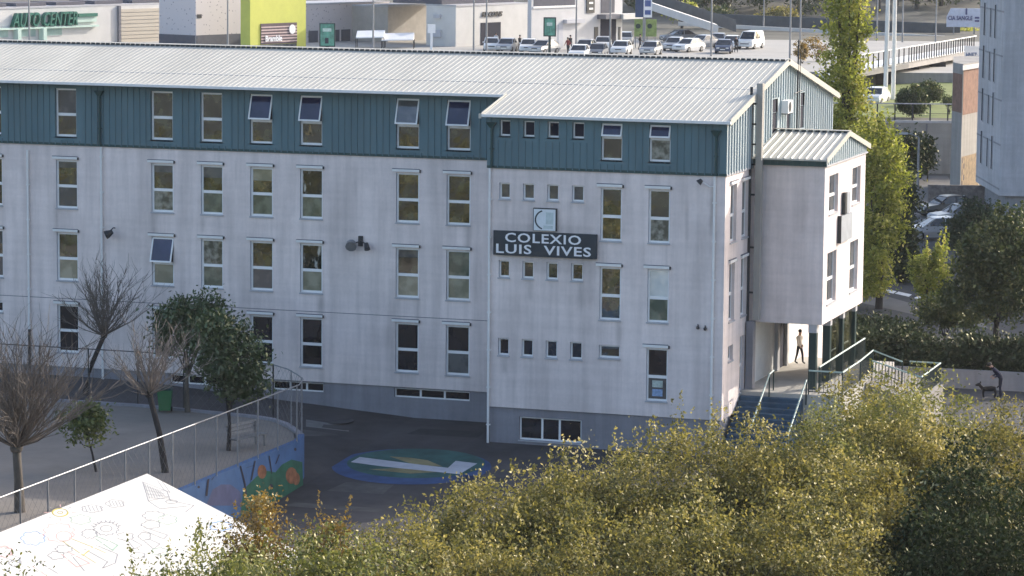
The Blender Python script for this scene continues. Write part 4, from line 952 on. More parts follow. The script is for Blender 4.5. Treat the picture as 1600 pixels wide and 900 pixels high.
tree_thing('small_tree', 'small olive green tree with a bowl shaped crown and thin stem', 'tree', tuple(b), lambda mb: limbs(mb, M_barkd, 1.35, .045, 1.7, .5, 9, 6, lean=(-.35, 0)),
           [dict(name='crown', blobs=[(-.55, 0, 1.75, .85, .8, .62, 1), (-.2, 0, 1.9, .55, .6, .5, .5)], n=2600, size=.08, mat=L_bush, seed=13, csig=.18)])

# ================================================================== FOREGROUND TREES
L_olive = leaf_mat('olive_yellow_leaf', [(0, (0.035, 0.038, 0.013)), (.3, (0.095, 0.098, 0.028)), (.6, (0.235, 0.212, 0.055)), (.85, (0.40, 0.35, 0.125)), (1, (0.55, 0.49, 0.27))], trans=.5, gloss=.06)
L_green = leaf_mat('yellow_green_leaf', [(0, (0.03, 0.042, 0.012)), (.4, (0.11, 0.125, 0.03)), (.7, (0.22, 0.225, 0.06)), (1, (0.42, 0.41, 0.20))], trans=.45, gloss=.06)
L_orange = leaf_mat('rusty_leaf', [(0, (0.07, 0.045, 0.014)), (.5, (0.20, 0.14, 0.03)), (1, (0.38, 0.26, 0.07))], trans=.45, gloss=.1)
L_dark = leaf_mat('dark_glossy_leaf', [(0, (0.010, 0.017, 0.007)), (.6, (0.028, 0.042, 0.014)), (.9, (0.09, 0.11, 0.045)), (1, (0.22, 0.23, 0.14))], trans=.18, gloss=.03, rough=.4)
TG = 'sunlit trees along the front of the picture'
def front_tree(name, label, px, py, D, crown_r, mat, n, seed, crown_h=None, size=.062, gz=None, blobs=None, sprigs=25, sprig_h=.8, group=TG, **kw):
    """crown whose top stands at the surveyed point"""
    top = atD(px, py, D); gzv = terr(top.x, top.y) if gz is None else gz; H = top.z-gzv; ch = crown_h or H*.42
    t = thing(name, label, 'tree', (top.x, top.y, gzv), 0, group)
    mb = MB(); limbs(mb, M_barkd, H*.5, .13, H*.72, crown_r*.7, seed, 9); mb.build('trunk', t, smooth=True)
    g = random.Random(seed)
    B = [(0, 0, H-ch, crown_r*.8, crown_r*.8, ch, 1.4)]
    for i in range(7):
        a = g.uniform(0, 2*math.pi); q = crown_r*g.uniform(.35, .75); rr = crown_r*g.uniform(.38, .6)
        B.append((q*math.cos(a), q*math.sin(a), H-ch*g.uniform(.65, 1.45), rr, rr, rr*g.uniform(.8, 1.1), .55))
    leaf_cloud('crown', B, int(n*3.1), size*.84, mat, seed, clump=80, csig=.25, sprigs=sprigs, sprig_h=sprig_h, parent=t, **kw)
    return t
FT = [
 ('leafy_tree', 'yellow green bush sprouting in front of the right side of the canopy', 320, 822, 80, 1.7, L_green, 11000, 21, .062, 45),
 ('leafy_tree', 'green spiky bush covering the lower right corner of the canopy', 245, 872, 76, 1.5, L_green, 9000, 22, .062, 40),
 ('leafy_tree', 'low sprigs in the bottom left corner in front of the canopy', 20, 884, 76, 1.3, L_green, 6000, 23, .06, 30),
 ('leafy_tree', 'rust tinged bush right of the canopy edge', 402, 772, 84, 1.15, L_orange, 20000, 24, .062, 20),
 ('leafy_tree', 'small rusty bush in the dip of the tree line', 515, 800, 83, 1.1, L_orange, 18000, 25, .062, 15),
 ('leafy_tree', 'green tree below the dark court at the bottom left', 470, 822, 77, 2.4, L_green, 20000, 26, .062, 40),
 ('leafy_tree', 'olive tree below the painted court emblem', 640, 800, 80, 2.5, L_olive, 24000, 27, .062, 40),
 ('leafy_tree', 'olive tree reaching up to the right end of the painted emblem', 800, 735, 84, 2.7, L_olive, 28000, 28, .062, 40),
 ('leafy_tree', 'golden olive tree below the plinth window', 930, 705, 85, 2.7, L_olive, 28000, 29, .062, 40),
 ('leafy_tree', 'golden olive tree rising to the foot of the front block', 1060, 662, 88, 2.9, L_olive, 30000, 30, .062, 45),
 ('leafy_tree', 'golden tree in front of the blue steps', 1215, 655, 88, 2.7, L_olive, 28000, 31, .062, 40),
 ('leafy_tree', 'tall golden tree in front of the access ramp', 1352, 602, 91, 2.9, L_olive, 30000, 32, .062, 40),
 ('leafy_tree', 'tall pale tree topping the tree line right of the ramp', 1436, 566, 95, 2.5, L_green, 24000, 33, .065, 30),
 ('leafy_tree', 'pale tree below the leaning person', 1515, 640, 92, 2.6, L_olive, 26000, 34, .062, 30),
 ('leafy_tree', 'pale brown tree cut by the right edge of the picture', 1605, 622, 93, 2.2, L_olive, 20000, 35, .062, 30),
 ('dark_tree', 'dark glossy evergreen in the bottom right corner', 1515, 700, 83, 2.6, L_dark, 26000, 36, .075, 8),
 ('dark_tree', 'dark evergreen crown at the lower right edge', 1610, 745, 80, 2.3, L_dark, 18000, 37, .075, 8),
 ('dark_tree', 'dark green crown at the foot of the golden trees on the right', 1462, 800, 79, 1.5, L_dark, 12000, 38, .075, 6),
 ('leafy_tree', 'golden tree filling the bottom centre', 760, 815, 77, 2.6, L_olive, 24000, 39, .062, 15),
 ('leafy_tree', 'golden tree filling the bottom right of centre', 930, 790, 77, 2.7, L_olive, 26000, 40, .062, 15),
 ('leafy_tree', 'golden tree at the bottom between the dark evergreen and the centre', 1100, 765, 78, 2.8, L_olive, 28000, 41, .062, 15),
 ('leafy_tree', 'golden tree left of the dark evergreen', 1270, 755, 79, 2.8, L_olive, 28000, 42, .062, 15),
 ('leafy_tree', 'yellow green tree at the bottom edge left of centre', 600, 862, 74, 2.2, L_green, 16000, 43, .06, 15),
 ('leafy_tree', 'yellow green bush at the bottom edge right of the canopy', 390, 862, 75, 1.9, L_green, 14000, 44, .06, 20),

 ('leafy_tree', 'olive tree rising left of the blue steps', 1150, 655, 87, 2.4, L_olive, 20000, 45, .06, 30),
 ('leafy_tree', 'pale olive tree right of the blue steps below the deck', 1292, 640, 89, 2.0, L_green, 16000, 46, .06, 30),
 ('leafy_tree', 'olive tree between the painted emblem and the plinth window', 868, 722, 85, 1.9, L_olive, 16000, 47, .06, 35),
 ('leafy_tree', 'yellow olive tree right of the plinth window', 995, 684, 86, 2.0, L_olive, 16000, 48, .06, 35),
 ('leafy_tree', 'low olive tree left of the emblem trees', 715, 772, 83, 1.8, L_olive, 14000, 49, .06, 30),
 ('leafy_tree', 'yellow olive tree over the foot of the ramp', 1395, 585, 93, 2.1, L_green, 15000, 50, .06, 30),
 ('leafy_tree', 'golden tree in front of the dark evergreen at the right', 1345, 690, 85, 2.4, L_olive, 22000, 56, .06, 25),
 ('leafy_tree', 'green shrub hugging the lower edge of the canopy', 330, 856, 74, 1.5, L_green, 13000, 53, .06, 40),
 ('leafy_tree', 'yellow green shrub between the canopy and the court trees', 440, 838, 79, 1.5, L_green, 13000, 54, .06, 25),
 ('leafy_tree', 'olive bush at the bottom edge below the rusty bush', 540, 834, 78, 1.7, L_green, 14000, 55, .06, 25),
]
for (nm, lb, px, py, D, cr_, mat, n, sd, sz_, spg) in FT: front_tree(nm, lb, px, py, D, cr_, mat, n, sd, size=sz_, sprigs=spg)

# ================================================================== RIGHT SIDE: STREET, WALL, HEDGE, CARS, TOWER
def fwdpt(r, d, z=0): p = Vector((CAM.x, CAM.y, 0))+R2*r+F2*d; return Vector((p.x, p.y, z))
def px_rd(px, py, z):
    p = atZ(px, py, z); q = p-CAM; return q.dot(R2), q.dot(F2)
M_street = pbr('street_asphalt', (0.055, 0.056, 0.06), .9, .2, .6, bump=.2, detail=8)
M_pave = pbr('pavement_concrete', (0.15, 0.145, 0.14), .9, .15, 1.0, detail=6)
def sheet(name, pts, dz, mat, kind=True):
    mb = MB(); mb.quad([(p.x, p.y, terr(p.x, p.y)+dz) for p in pts], mat); o = mb.build(name); return struct(o) if kind else o
def zpoly(name, pts, z, dz, mat): return sheet(name, [atZ(x, y, z) for x, y in pts], dz, mat)
zpoly('street', [(1300, 505), (1700, 545), (1700, 345), (1405, 345)], .45, .004, M_street)
zpoly('street', [(1385, 346), (1530, 346), (1480, 275), (1392, 275)], .45, .009, M_pave)
zpoly('pavement', [(1330, 470), (1430, 492), (1430, 476), (1345, 452)], .45, .012, M_pave)
zpoly('pavement', [(1470, 500), (1545, 514), (1530, 500), (1478, 484)], .45, .012, M_pave)
M_line = pbr('road_marking_white', (.72, .72, .72), .8, .1, 2)
for i, (x, y) in enumerate(((1352, 449), (1374, 454), (1398, 459), (1428, 466), (1492, 447), (1512, 452), (1536, 458), (1560, 464))):
    zpoly('road_marking', [(x, y), (x+22, y+5), (x+27, y+1.5), (x+6, y-3)], .45, .013, M_line)
zpoly('pavement', [(1420, 660), (1720, 690), (1720, 612), (1440, 603)], .45, .012, M_street)
# low white wall and hedge
A_, B_ = atZ(1440, 604, .45), atZ(1720, 619, .45); mwl = MB(); d_ = (B_-A_).normalized(); nrm = Vector((d_.y, -d_.x, 0))
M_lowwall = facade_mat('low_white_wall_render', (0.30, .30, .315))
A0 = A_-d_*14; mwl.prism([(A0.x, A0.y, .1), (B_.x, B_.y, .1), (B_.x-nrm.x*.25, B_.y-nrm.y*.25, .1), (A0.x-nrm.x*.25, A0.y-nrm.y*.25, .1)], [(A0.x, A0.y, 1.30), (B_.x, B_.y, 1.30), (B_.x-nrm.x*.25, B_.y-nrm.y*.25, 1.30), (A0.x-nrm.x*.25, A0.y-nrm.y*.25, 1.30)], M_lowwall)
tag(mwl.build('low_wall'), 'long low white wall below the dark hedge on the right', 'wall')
L_hedge = leaf_mat('hedge_leaf', [(0, (0.012, 0.024, 0.010)), (.6, (0.026, 0.045, 0.017)), (1, (0.055, 0.08, 0.03))], trans=.1, gloss=.06)
L_tree = leaf_mat('street_tree_leaf', [(0, (0.012, 0.028, 0.010)), (.5, (0.035, 0.06, 0.018)), (.85, (0.09, 0.11, 0.03)), (1, (.17, .18, .06))], trans=.3, gloss=.08)
L_poplar = leaf_mat('poplar_leaf', [(0, (0.07, 0.095, 0.02)), (.4, (0.21, 0.25, 0.045)), (.75, (0.40, 0.41, 0.09)), (1, (0.55, 0.50, 0.20))], trans=.62, gloss=.06)
hedge = thing('hedge', 'long dark clipped hedge behind the low white wall', 'hedge', (0, 0, 0))
bl = []; L_ = (B_-A0).length
for i in range(22):
    c = A0+d_*(L_*i/21)-nrm*1.6; bl.append((c.x, c.y, 1.35, 1.7, 1.1, 1.35+.08*math.sin(i*1.7), 1))
leaf_cloud('foliage', bl, 90000, .095, L_hedge, 51, clump=80, csig=.3, parent=hedge)
for i in range(15): c = A0+d_*(L_*i/14)-nrm*1.6; mb = MB(); mb.tube([(c.x, c.y, 0), (c.x, c.y, 2.2)], .05, M_barkd, 5); mb.build('stem', hedge)
# shrub bank between hedge and road
bk = thing('shrub_bank', 'dark shrubs on the shaded bank between the hedge and the road', 'shrubs', (0, 0, 0)); bl = []
for (x, y, r) in ((1352, 515, 1.3), (1375, 520, 1.2), (1400, 524, 1.2), (1345, 540, 1.2)):
    c = atZ(x, y+8, .45); bl.append((c.x, c.y, .6, r*1.3, r, .7, 1))
leaf_cloud('foliage', bl, 14000, .10, L_hedge, 52, clump=60, parent=bk)
for b in bl: mb = MB(); mb.tube([(b[0], b[1], 0.2), (b[0], b[1], .9)], .04, M_barkd, 5); mb.build('stem', bk)

def big_tree(name, label, r_d, trunk_h, blobs, n, mat, seed, size=.13, group=None, gz=None, tr=.18, csig=.4, sprigs=0, shell=.55, sprig_h=1.0):
    p = fwdpt(*r_d); z = terr(p.x, p.y) if gz is None else gz
    t = thing(name, label, 'tree', (p.x, p.y, z), YAW, group)
    mb = MB(); limbs(mb, M_barkd, trunk_h, tr, trunk_h*1.35, max(b[3] for b in blobs)*.55, seed, 8); mb.build('trunk', t, smooth=True)
    leaf_cloud('crown', blobs, n, size, mat, seed, clump=60, csig=csig, sprigs=sprigs, parent=t, shell=shell, sprig_h=sprig_h); return t
# poplars behind the gable (columns)
def rel(px, py, D): q = atD(px, py, D); return (q-CAM).dot(R2), (q-CAM).dot(F2), q.z
def tree_at(name, label, px, D, spec, n, mat, seed, **kw):
    """spec: list of (px, py, half width px, half height px, depth m) in the picture at distance D, turned into world sizes"""
    r0, d0, _ = rel(px, 400, D); s = D/FPX; bl = []; p = fwdpt(r0, d0); gz = terr(p.x, p.y)
    for (x, y, hw, hh, dep) in spec:
        r, d, z = rel(x, y, D); bl.append((r-r0, 0.0+(dep if False else 0), z-gz, hw*s, dep, hh*s, hw*hh))
    th = kw.pop('trunk_h', max(1.5, min(b[2] for b in bl)*.9)); return big_tree(name, label, (r0, d0), th, bl, n, mat, seed, gz=gz, **kw)
tree_at('poplar_tree', 'tall slender poplar rising above the gable roof', 1320, 172, [(1320, -20, 28, 60, 1.1), (1317, 40, 36, 60, 1.3), (1316, 110, 36, 60, 1.4), (1322, 170, 35, 50, 1.4), (1335, 230, 45, 60, 1.6), (1335, 330, 50, 70, 1.7), (1330, 420, 45, 60, 1.6)], 26000, L_poplar, 61, size=.105, csig=.30, sprigs=60, trunk_h=12, tr=.25)
tree_at('poplar_tree', 'broad golden poplar close behind the projecting bay', 1375, 166, [(1365, 235, 36, 45, 1.4), (1380, 275, 34, 55, 1.5), (1378, 340, 34, 55, 1.6), (1368, 400, 30, 55, 1.5), (1352, 440, 26, 30, 1.2)], 17000, L_poplar, 62, size=.10, csig=.28, sprigs=30, trunk_h=5)
tree_at('dark_tree', 'dark shaded tree to the right of the golden poplar', 1408, 178, [(1408, 330, 20, 60, 1.4), (1412, 400, 22, 55, 1.4), (1400, 270, 16, 30, 1)], 8000, L_hedge, 63, size=.12, csig=.3, trunk_h=3)
tree_at('street_tree', 'small yellow green tree in front of the road on the right', 1452, 160, [(1440, 420, 20, 20, .8), (1458, 440, 24, 28, .9), (1470, 405, 10, 18, .5), (1450, 465, 18, 22, .8)], 6500, L_poplar, 64, size=.085, csig=.2, sprigs=15)
tree_at('street_tree', 'large dark leafy tree with sunlit top on the right edge', 1560, 150, [(1585, 365, 45, 40, 1.8), (1555, 390, 45, 45, 2), (1525, 420, 38, 40, 1.6), (1560, 450, 60, 50, 2), (1600, 430, 50, 70, 2), (1510, 470, 40, 35, 1.5)], 26000, L_tree, 65, size=.095, csig=.27, sprigs=40, trunk_h=1.6, sprig_h=.7)
tree_at('shrub', 'dark rounded shrub beside the parked silver car', 1520, 196, [(1520, 345, 32, 30, 1.5), (1498, 365, 24, 25, 1.2), (1535, 350, 18, 28, 1)], 8000, L_hedge, 66, size=.11, csig=.28, trunk_h=.8, tr=.08)
tree_at('shrub', 'bare looking shrub under the large tree', 1480, 152, [(1475, 480, 22, 20, 1), (1500, 500, 30, 16, 1), (1450, 492, 14, 14, .8)], 4000, L_tree, 67, size=.09, csig=.25, trunk_h=.5, tr=.06)
tree_at('dark_tree', 'dark tree in front of the retaining wall', 1415, 244, [(1415, 225, 24, 22, 1.5), (1425, 250, 18, 25, 1.3), (1400, 250, 20, 25, 1.5)], 6000, L_hedge, 68, size=.14, csig=.35, trunk_h=1.2)
tree_at('shrub', 'narrow dark shrub at the foot of the retaining wall', 1446, 245, [(1446, 233, 11, 20, .8), (1447, 250, 10, 18, .8)], 2200, L_hedge, 69, size=.13, csig=.25, trunk_h=.8, tr=.06)

# ---- cars
M_tyre = M_black; M_cglass = glass_mat('car_glass', (.01, .012, .015), (.03, .035, .04), 1, ior=1.7)
M_lamp = pbr('car_lamp', (.7, .7, .68), .2, .03, 3); M_tail = pbr('tail_lamp', (.35, .02, .02), .3, .03, 3); M_plate = pbr('number_plate', (.75, .75, .7), .5, .03, 3)
def paint(n, c, metal=.3): return pbr('car_paint_'+n, c, .28, .03, 2, metal=metal, spec=.6)
PAINT = {'silver': paint('silver', (.45, .46, .48), .5), 'white': paint('white', (.78, .78, .77), .0), 'grey': paint('grey', (.18, .19, .21), .4), 'blue': paint('blue', (.05, .07, .13), .3), 'black': paint('black', (.015, .015, .018), .2)}
def make_car(label, loc, rz, col, kind='car', group='cars parked at the shopping centre'):
    t = thing('van' if kind == 'van' else 'parked_car', label, 'van' if kind == 'van' else 'car', loc, rz, group); P = PAINT[col]
    if kind == 'van': L_, W_, H_ = 4.6, 1.86, 1.95; prof = [(-2.3, .35, .95), (-2.2, .28, 1.05), (-1.45, .25, 1.12), (2.2, .25, 1.12), (2.3, .35, 1.05)]; gh = [(-1.5, 1.12), (-.75, 1.90), (2.1, 1.93), (2.28, 1.12)]
    else: L_, W_, H_ = 4.2, 1.74, 1.46; prof = [(-2.1, .35, .68), (-1.95, .24, .80), (-.95, .22, .92), (1.5, .22, .96), (1.98, .25, .92), (2.1, .35, .75)]; gh = [(-1.0, .92), (-.25, 1.40), (1.05, 1.43), (1.85, .94)]
    hw = W_/2; mb = MB()
    for (a, b) in zip(prof, prof[1:]):
        ring = lambda q: [(q[0], -hw*.93, q[1]), (q[0], hw*.93, q[1]), (q[0], hw, (q[1]+q[2])/2), (q[0], hw*.93, q[2]), (q[0], -hw*.93, q[2]), (q[0], -hw, (q[1]+q[2])/2)]
        mb.prism(ring(a), ring(b), P, cap=False)
    for q, rv in ((prof[0], 0), (prof[-1], 1)):
        mb.quad([(q[0], -hw*.93, q[1]), (q[0], hw*.93, q[1]), (q[0], hw, (q[1]+q[2])/2), (q[0], hw*.93, q[2]), (q[0], -hw*.93, q[2]), (q[0], -hw, (q[1]+q[2])/2)], P)
    # roof skin and pillars
    tw = hw*.76; bw_ = hw*.92
    (xa, za), (xb, zb_), (xc, zc_), (xd, zd) = gh
    mb.prism([(xb-.05, -tw, zb_), (xc+.05, -tw, zc_), (xc+.05, tw, zc_), (xb-.05, tw, zb_)], [(xb+.1, -tw*.9, zb_+.05), (xc-.1, -tw*.9, zc_+.05), (xc-.1, tw*.9, zc_+.05), (xb+.1, tw*.9, zb_+.05)], P)
    for s in (1, -1):
        mb.bar((xa+.02, s*bw_*.985, za), (xb, s*tw, zb_), .06, .07, P); mb.bar((xd-.02, s*bw_*.985, zd), (xc, s*tw, zc_), .08, .09, P); mb.bar(((xb+xc)/2, s*bw_*1.0, za), ((xb+xc)/2, s*tw*1.01, zb_), .05, .09, P)
        if kind == 'van': mb.quad([((xb+xc)/2+.05, s*bw_*1.004, za), (xd-.05, s*bw_*1.004, zd), (xc, s*tw*1.012, zc_), ((xb+xc)/2+.05, s*tw*1.012, zb_)], P)
        mb.box((xa+.25, s*hw*1.0-.05, za+.02), (xa+.37, s*hw*1.0+.10*s+.05*0, za+.14) if s > 0 else (xa+.37, s*hw+.02, za+.14), P)
    mb.build('body', t)
    mb = MB(); mb.prism([(xa, -bw_, za), (xd, -bw_, zd), (xd, bw_, zd), (xa, bw_, za)], [(xb, -tw, zb_), (xc, -tw, zc_), (xc, tw, zc_), (xb, tw, zb_)], M_cglass); mb.build('windows', t)
    for sx in (-L_*.31, L_*.31):
        for s in (1, -1):
            mb = MB(); mb.tube([(sx, s*(hw-.20), .31), (sx, s*(hw+.012), .31)], .31, M_tyre, 14); wo = mb.build('wheel', t)
            mb = MB(); mb.tube([(sx, s*(hw+.0121), .31), (sx, s*(hw+.02), .31)], .19, M_steel, 10); mb.build('rim', wo)
    for s in (1, -1):
        mb = MB(); x0, zz = prof[0][0], (prof[0][1]+prof[0][2])/2+.06; mb.box((x0-.02, s*hw*.58-.16, zz-.02), (x0+.1, s*hw*.58+.16, zz+.12), M_lamp); mb.build('headlight', t)
        mb = MB(); x0 = prof[-1][0]; mb.box((x0-.1, s*hw*.70-.12, zz), (x0+.02, s*hw*.70+.12, zz+.16), M_tail); mb.build('tail_light', t)
    mb = MB(); mb.box((prof[0][0]-.03, -.26, .42), (prof[0][0]-.001, .26, .53), M_plate); mb.build('number_plate', t)
    mb = MB(); mb.box((prof[0][0]-.015, -.5, .56), (prof[0][0]-.001, .5, .66), M_dark); mb.build('grille', t)
    return t
SG = 'cars parked on the shaded street'
def street_car(label, px, py, rz, col): p = atZ(px, py, .45); make_car(label, (p.x, p.y, terr(p.x, p.y)+.01), YAW+rz, col, group=SG)
street_car('silver hatchback parked side on beside the dark shrub', 1462, 374, rad(8), 'silver')
street_car('dark car with a pale roof line behind the silver hatchback', 1500, 352, rad(16), 'grey')
street_car('black car parked farthest up the shaded street', 1478, 338, rad(22), 'black')

# ---- apartment tower on the right
tw_ = thing('apartment_tower', 'tall pale grey apartment tower filling the right edge with narrow dark windows', 'building', (0, 0, 0))
M_tower = facade_mat('tower_render', (0.46, 0.46, 0.48)); c0 = atZ(1560, 343, .45); TH = 38
a = c0; rd = (R2*math.cos(rad(10))-F2*math.sin(rad(10))).normalized(); fd = F2.copy()
b = a+rd*74; cpt = a+fd*11; dpt = b+fd*11  # unseen length and height shaped to shade street and hedge
mb = MB(); zz0 = 2.1
mb.prism([(p.x, p.y, zz0) for p in (a, b, dpt, cpt)], [(p.x, p.y, TH) for p in (a, b, dpt, cpt)], M_tower); mb.build('wall', tw_)
ins = lambda p, k: p
a2 = a+rd*.5+fd*.5; mb = MB(); b2 = b-rd*.5+fd*.5; c2 = cpt+rd*.5-fd*.5; d2 = dpt-rd*.5-fd*.5
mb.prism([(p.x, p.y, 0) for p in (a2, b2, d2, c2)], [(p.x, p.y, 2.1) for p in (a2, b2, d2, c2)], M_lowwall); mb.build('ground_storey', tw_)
M_twin = pbr('tower_window', (.022, .025, .035), .9, .2, 1, spec=.1)
TS = Plane(a, fd, rd)     # side wall seen at a slant, u runs away from the corner
for k in range(14):
    z0 = 3.2+k*3.05
    for (u0, u1, zt) in ((3.3, 4.0, 2.3), (5.4, 6.0, 2.0), (8.2, 9.0, 2.3)):
        mb = MB(); TS.box(mb, u0, u1, z0, z0+zt, -.03, -.002, M_twin); TS.box(mb, u0-.08, u0, z0-.05, z0+zt+.05, -.06, -.002, M_sill); wo = mb.build('window', tw_)
mb = MB()
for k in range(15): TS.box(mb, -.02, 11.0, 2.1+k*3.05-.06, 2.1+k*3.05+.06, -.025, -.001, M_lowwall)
TF = Plane(a, rd, fd); TF.box(mb, 1.05, 1.12, 2.1, TH, -.02, -.001, M_sill); TF.box(mb, 7.4, 7.47, 2.1, TH, -.02, -.001, M_sill)
mb.build('string_course', tw_)
# ---- brick walled block beside the tower
M_brick = pbr('brick_infill', (0.20, 0.115, 0.085), .9, .3, 2.5, detail=8); M_concrete = facade_mat('stained_concrete', (0.30, 0.29, 0.275))
bb = thing('brick_block', 'narrow concrete and brick block left of the grey tower', 'building', (0, 0, 0))
D_ = 232; zt = atD(1505, 96, D_).z; q0 = atD(1484, 300, D_); q1 = atD(1500, 300, D_-3); q2 = atD(1530, 300, D_+2)
mb = MB(); q3 = q2+(q2-CAM).xy.to_3d().normalized()*9; q4 = q0+(q0-CAM).xy.to_3d().normalized()*9
mb.prism([(p.x, p.y, .1) for p in (q0, q1, q2, q3, q4)], [(p.x, p.y, zt) for p in (q0, q1, q2, q3, q4)], M_concrete); mb.build('wall', bb)
PB = Plane(q1, (q2-q1).xy.to_3d().normalized(), F2); PBl = Plane(q0, (q1-q0).xy.to_3d().normalized(), F2); zz = lambda y: atD(1505, y, D_).z
PB = Plane((q1.x, q1.y, 0), (q2-q1).xy.to_3d().normalized(), F2); PBl = Plane((q0.x, q0.y, 0), (q1-q0).xy.to_3d().normalized(), F2)
mb = MB(); Lb = (q2-q1).xy.length; Ll = (q1-q0).xy.length
PB.box(mb, .15, Lb-.05, zz(175), zz(106), -.05, -.003, M_brick); PBl.box(mb, .05, Ll-.2, zz(172), zz(112), -.05, -.003, M_brick); mb.build('brick_panel', bb)
mb = MB(); M_graf = pbr('graffiti_paint', (.21, .15, .085), .8, .4, 3); PB.box(mb, .2, Lb-.3, zz(292), zz(240), -.04, -.003, M_graf)
for i in range(5): PB.box(mb, .35+(i % 2)*.4, .55+(i % 2)*.45, zz(286-i*9), zz(278-i*9), -.06, -.0401, M_mdk)
mb.build('graffiti', bb)
mb = MB(); PB.box(mb, -.3, Lb+1.2, zz(106)+.05, zz(98), -.4, .1, M_sill); mb.build('parapet', bb)
sn = thing('roof_sign', 'white sign with blue lettering above the brick block', 'sign', (0, 0, 0)); sgd = D_+14
s0 = atD(1507, 92, sgd); s1 = atD(1531, 72, sgd); mb = MB(); SP = Plane((s0.x, s0.y, 0), R2, F2); wS = (s1-s0).dot(R2)
SP.box(mb, 0, wS, s0.z, s1.z, 0, .1, M_white); mb.build('panel', sn)
text_mesh('lettering', 'HNEZ', pbr('sign_blue', (.10, .16, .30), .6), .38, sn, SP.p(.12, s0.z+.12, -.03), R2, (0, 0, 1), width=wS*.7, bold=.02)
mb = MB(); SP.box(mb, .2, .3, zt, s0.z, .02, .08, M_steel); SP.box(mb, wS-.3, wS-.2, zt, s0.z, .02, .08, M_steel); mb.build('frame', sn)
# stone wall and round mirror sign
mb = MB(); w0, w1 = atZ(1450, 320, .45), atZ(1548, 322, .45); M_stone = pbr('rubble_stone', (.17, .15, .14), .9, .45, 3.5, detail=8, bump=.4)
WP = Plane((w0.x, w0.y, 0), (w1-w0).xy.to_3d().normalized(), F2); WP.box(mb, 0, (w1-w0).length, .2, 1.9, 0, .4, M_stone); tag(mb.build('stone_wall'), 'rubble stone wall below the tower behind the parked cars', 'wall')
rs_ = atD(1505, 311, 218); t = thing('round_sign', 'round white traffic sign in front of the stone wall', 'sign', (rs_.x, rs_.y, terr(rs_.x, rs_.y)))
mb = MB(); mb.tube([(0, 0, 0), (0, 0, rs_.z-terr(rs_.x, rs_.y))], .035, M_steel, 6); mb.build('pole', t)
mb = MB(); h_ = rs_.z-terr(rs_.x, rs_.y); f2 = F2; mb.tube([f2*-.05+Vector((0, 0, h_)), f2*-.08+Vector((0, 0, h_))], .27, M_white, 16); mb.build('disc', t)

# ---- retaining wall with lawn, railing and round bushes
M_grass = pbr('lawn_grass', (0.16, 0.19, 0.05), .95, .25, 1.0, detail=8)
zpoly('lawn', [(1300, 181), (1490, 184), (1490, 128), (1300, 140)], 4.6, .02, M_grass)
mb = MB(); r0_, dA = px_rd(1340, 184, 4.6); r1_, dB = px_rd(1490, 190, 4.6); pA = fwdpt(r0_-8, 251.0); pB = fwdpt(r1_+14, 250.2)
RW = Plane((pA.x, pA.y, 0), (pB-pA).normalized(), F2); Lr = (pB-pA).length; RW.box(mb, 0, Lr, -.2, 4.68, 0, 1.2, M_concrete)
k = 0.0
while k < Lr: RW.box(mb, k, k+.12, .2, 4.5, -.05, -.001, M_joint_shade); k += 2.6
RW.box(mb, -.1, Lr+.1, 4.55, 4.75, -.08, -.001, M_sill); tag(mb.build('retaining_wall'), 'stained concrete retaining wall below the lawn', 'wall')
rr = thing('railing', 'thin metal railing along the top of the concrete retaining wall', 'railing', (0, 0, 0)); mb = MB()
RW.box(mb, 0, Lr, 6.05, 6.13, .1, .18, M_sill); RW.box(mb, 0, Lr, 5.3, 5.33, .12, .16, M_dark); mb.build('handrail', rr); k = .5
while k < Lr: mb = MB(); RW.box(mb, k, k+.10, 4.68, 6.05, .08, .2, M_dark); mb.build('post', rr); k += 1.42
tree_at('round_bush', 'large clipped round bush in front on the lawn', 1421, 258, [(1421, 153, 22, 20, 1.15), (1421, 163, 20, 12, 1.1)], 12000, L_tree, 71, size=.10, csig=.16, trunk_h=.8, tr=.12, shell=.8, group='round bushes on the lawn')
tree_at('round_bush', 'smaller clipped round bush farther back on the lawn', 1446, 272, [(1446, 141, 20, 13, 1.1)], 8000, L_tree, 72, size=.10, csig=.16, trunk_h=.8, tr=.12, shell=.8, group='round bushes on the lawn')
tree_at('shrub', 'small shrub beside the brick block on the lawn', 1478, 262, [(1478, 154, 8, 8, .5)], 800, L_tree, 73, size=.1, csig=.14, trunk_h=.3, tr=.05)
p = atZ(1368, 160, 4.7); make_car('white car parked on the lane beside the twin white masts', (p.x, p.y, terr(p.x, p.y)+.03), YAW+rad(70), 'white', group=None)
zpoly('lane', [(1300, 164), (1396, 163), (1396, 152), (1300, 152)], 4.6, .04, M_pave)
# twin white masts
tm = atZ(1389, 157, 4.7); t = thing('twin_mast', 'pair of tall white masts rising past the viaduct', 'mast', (tm.x, tm.y, terr(tm.x, tm.y)), YAW)
for dx in (-.24, .26): mb = MB(); mb.tube([(dx*1.4, 0, 0), (dx, 0, 24)], [.20, .16], M_whitep, 10); mb.build('pole', t)
mb = MB()
for z in (3, 9.5, 16): mb.box((-.45, -.05, z), (.45, .05, z+.12), M_steel)
mb.build('tie', t)
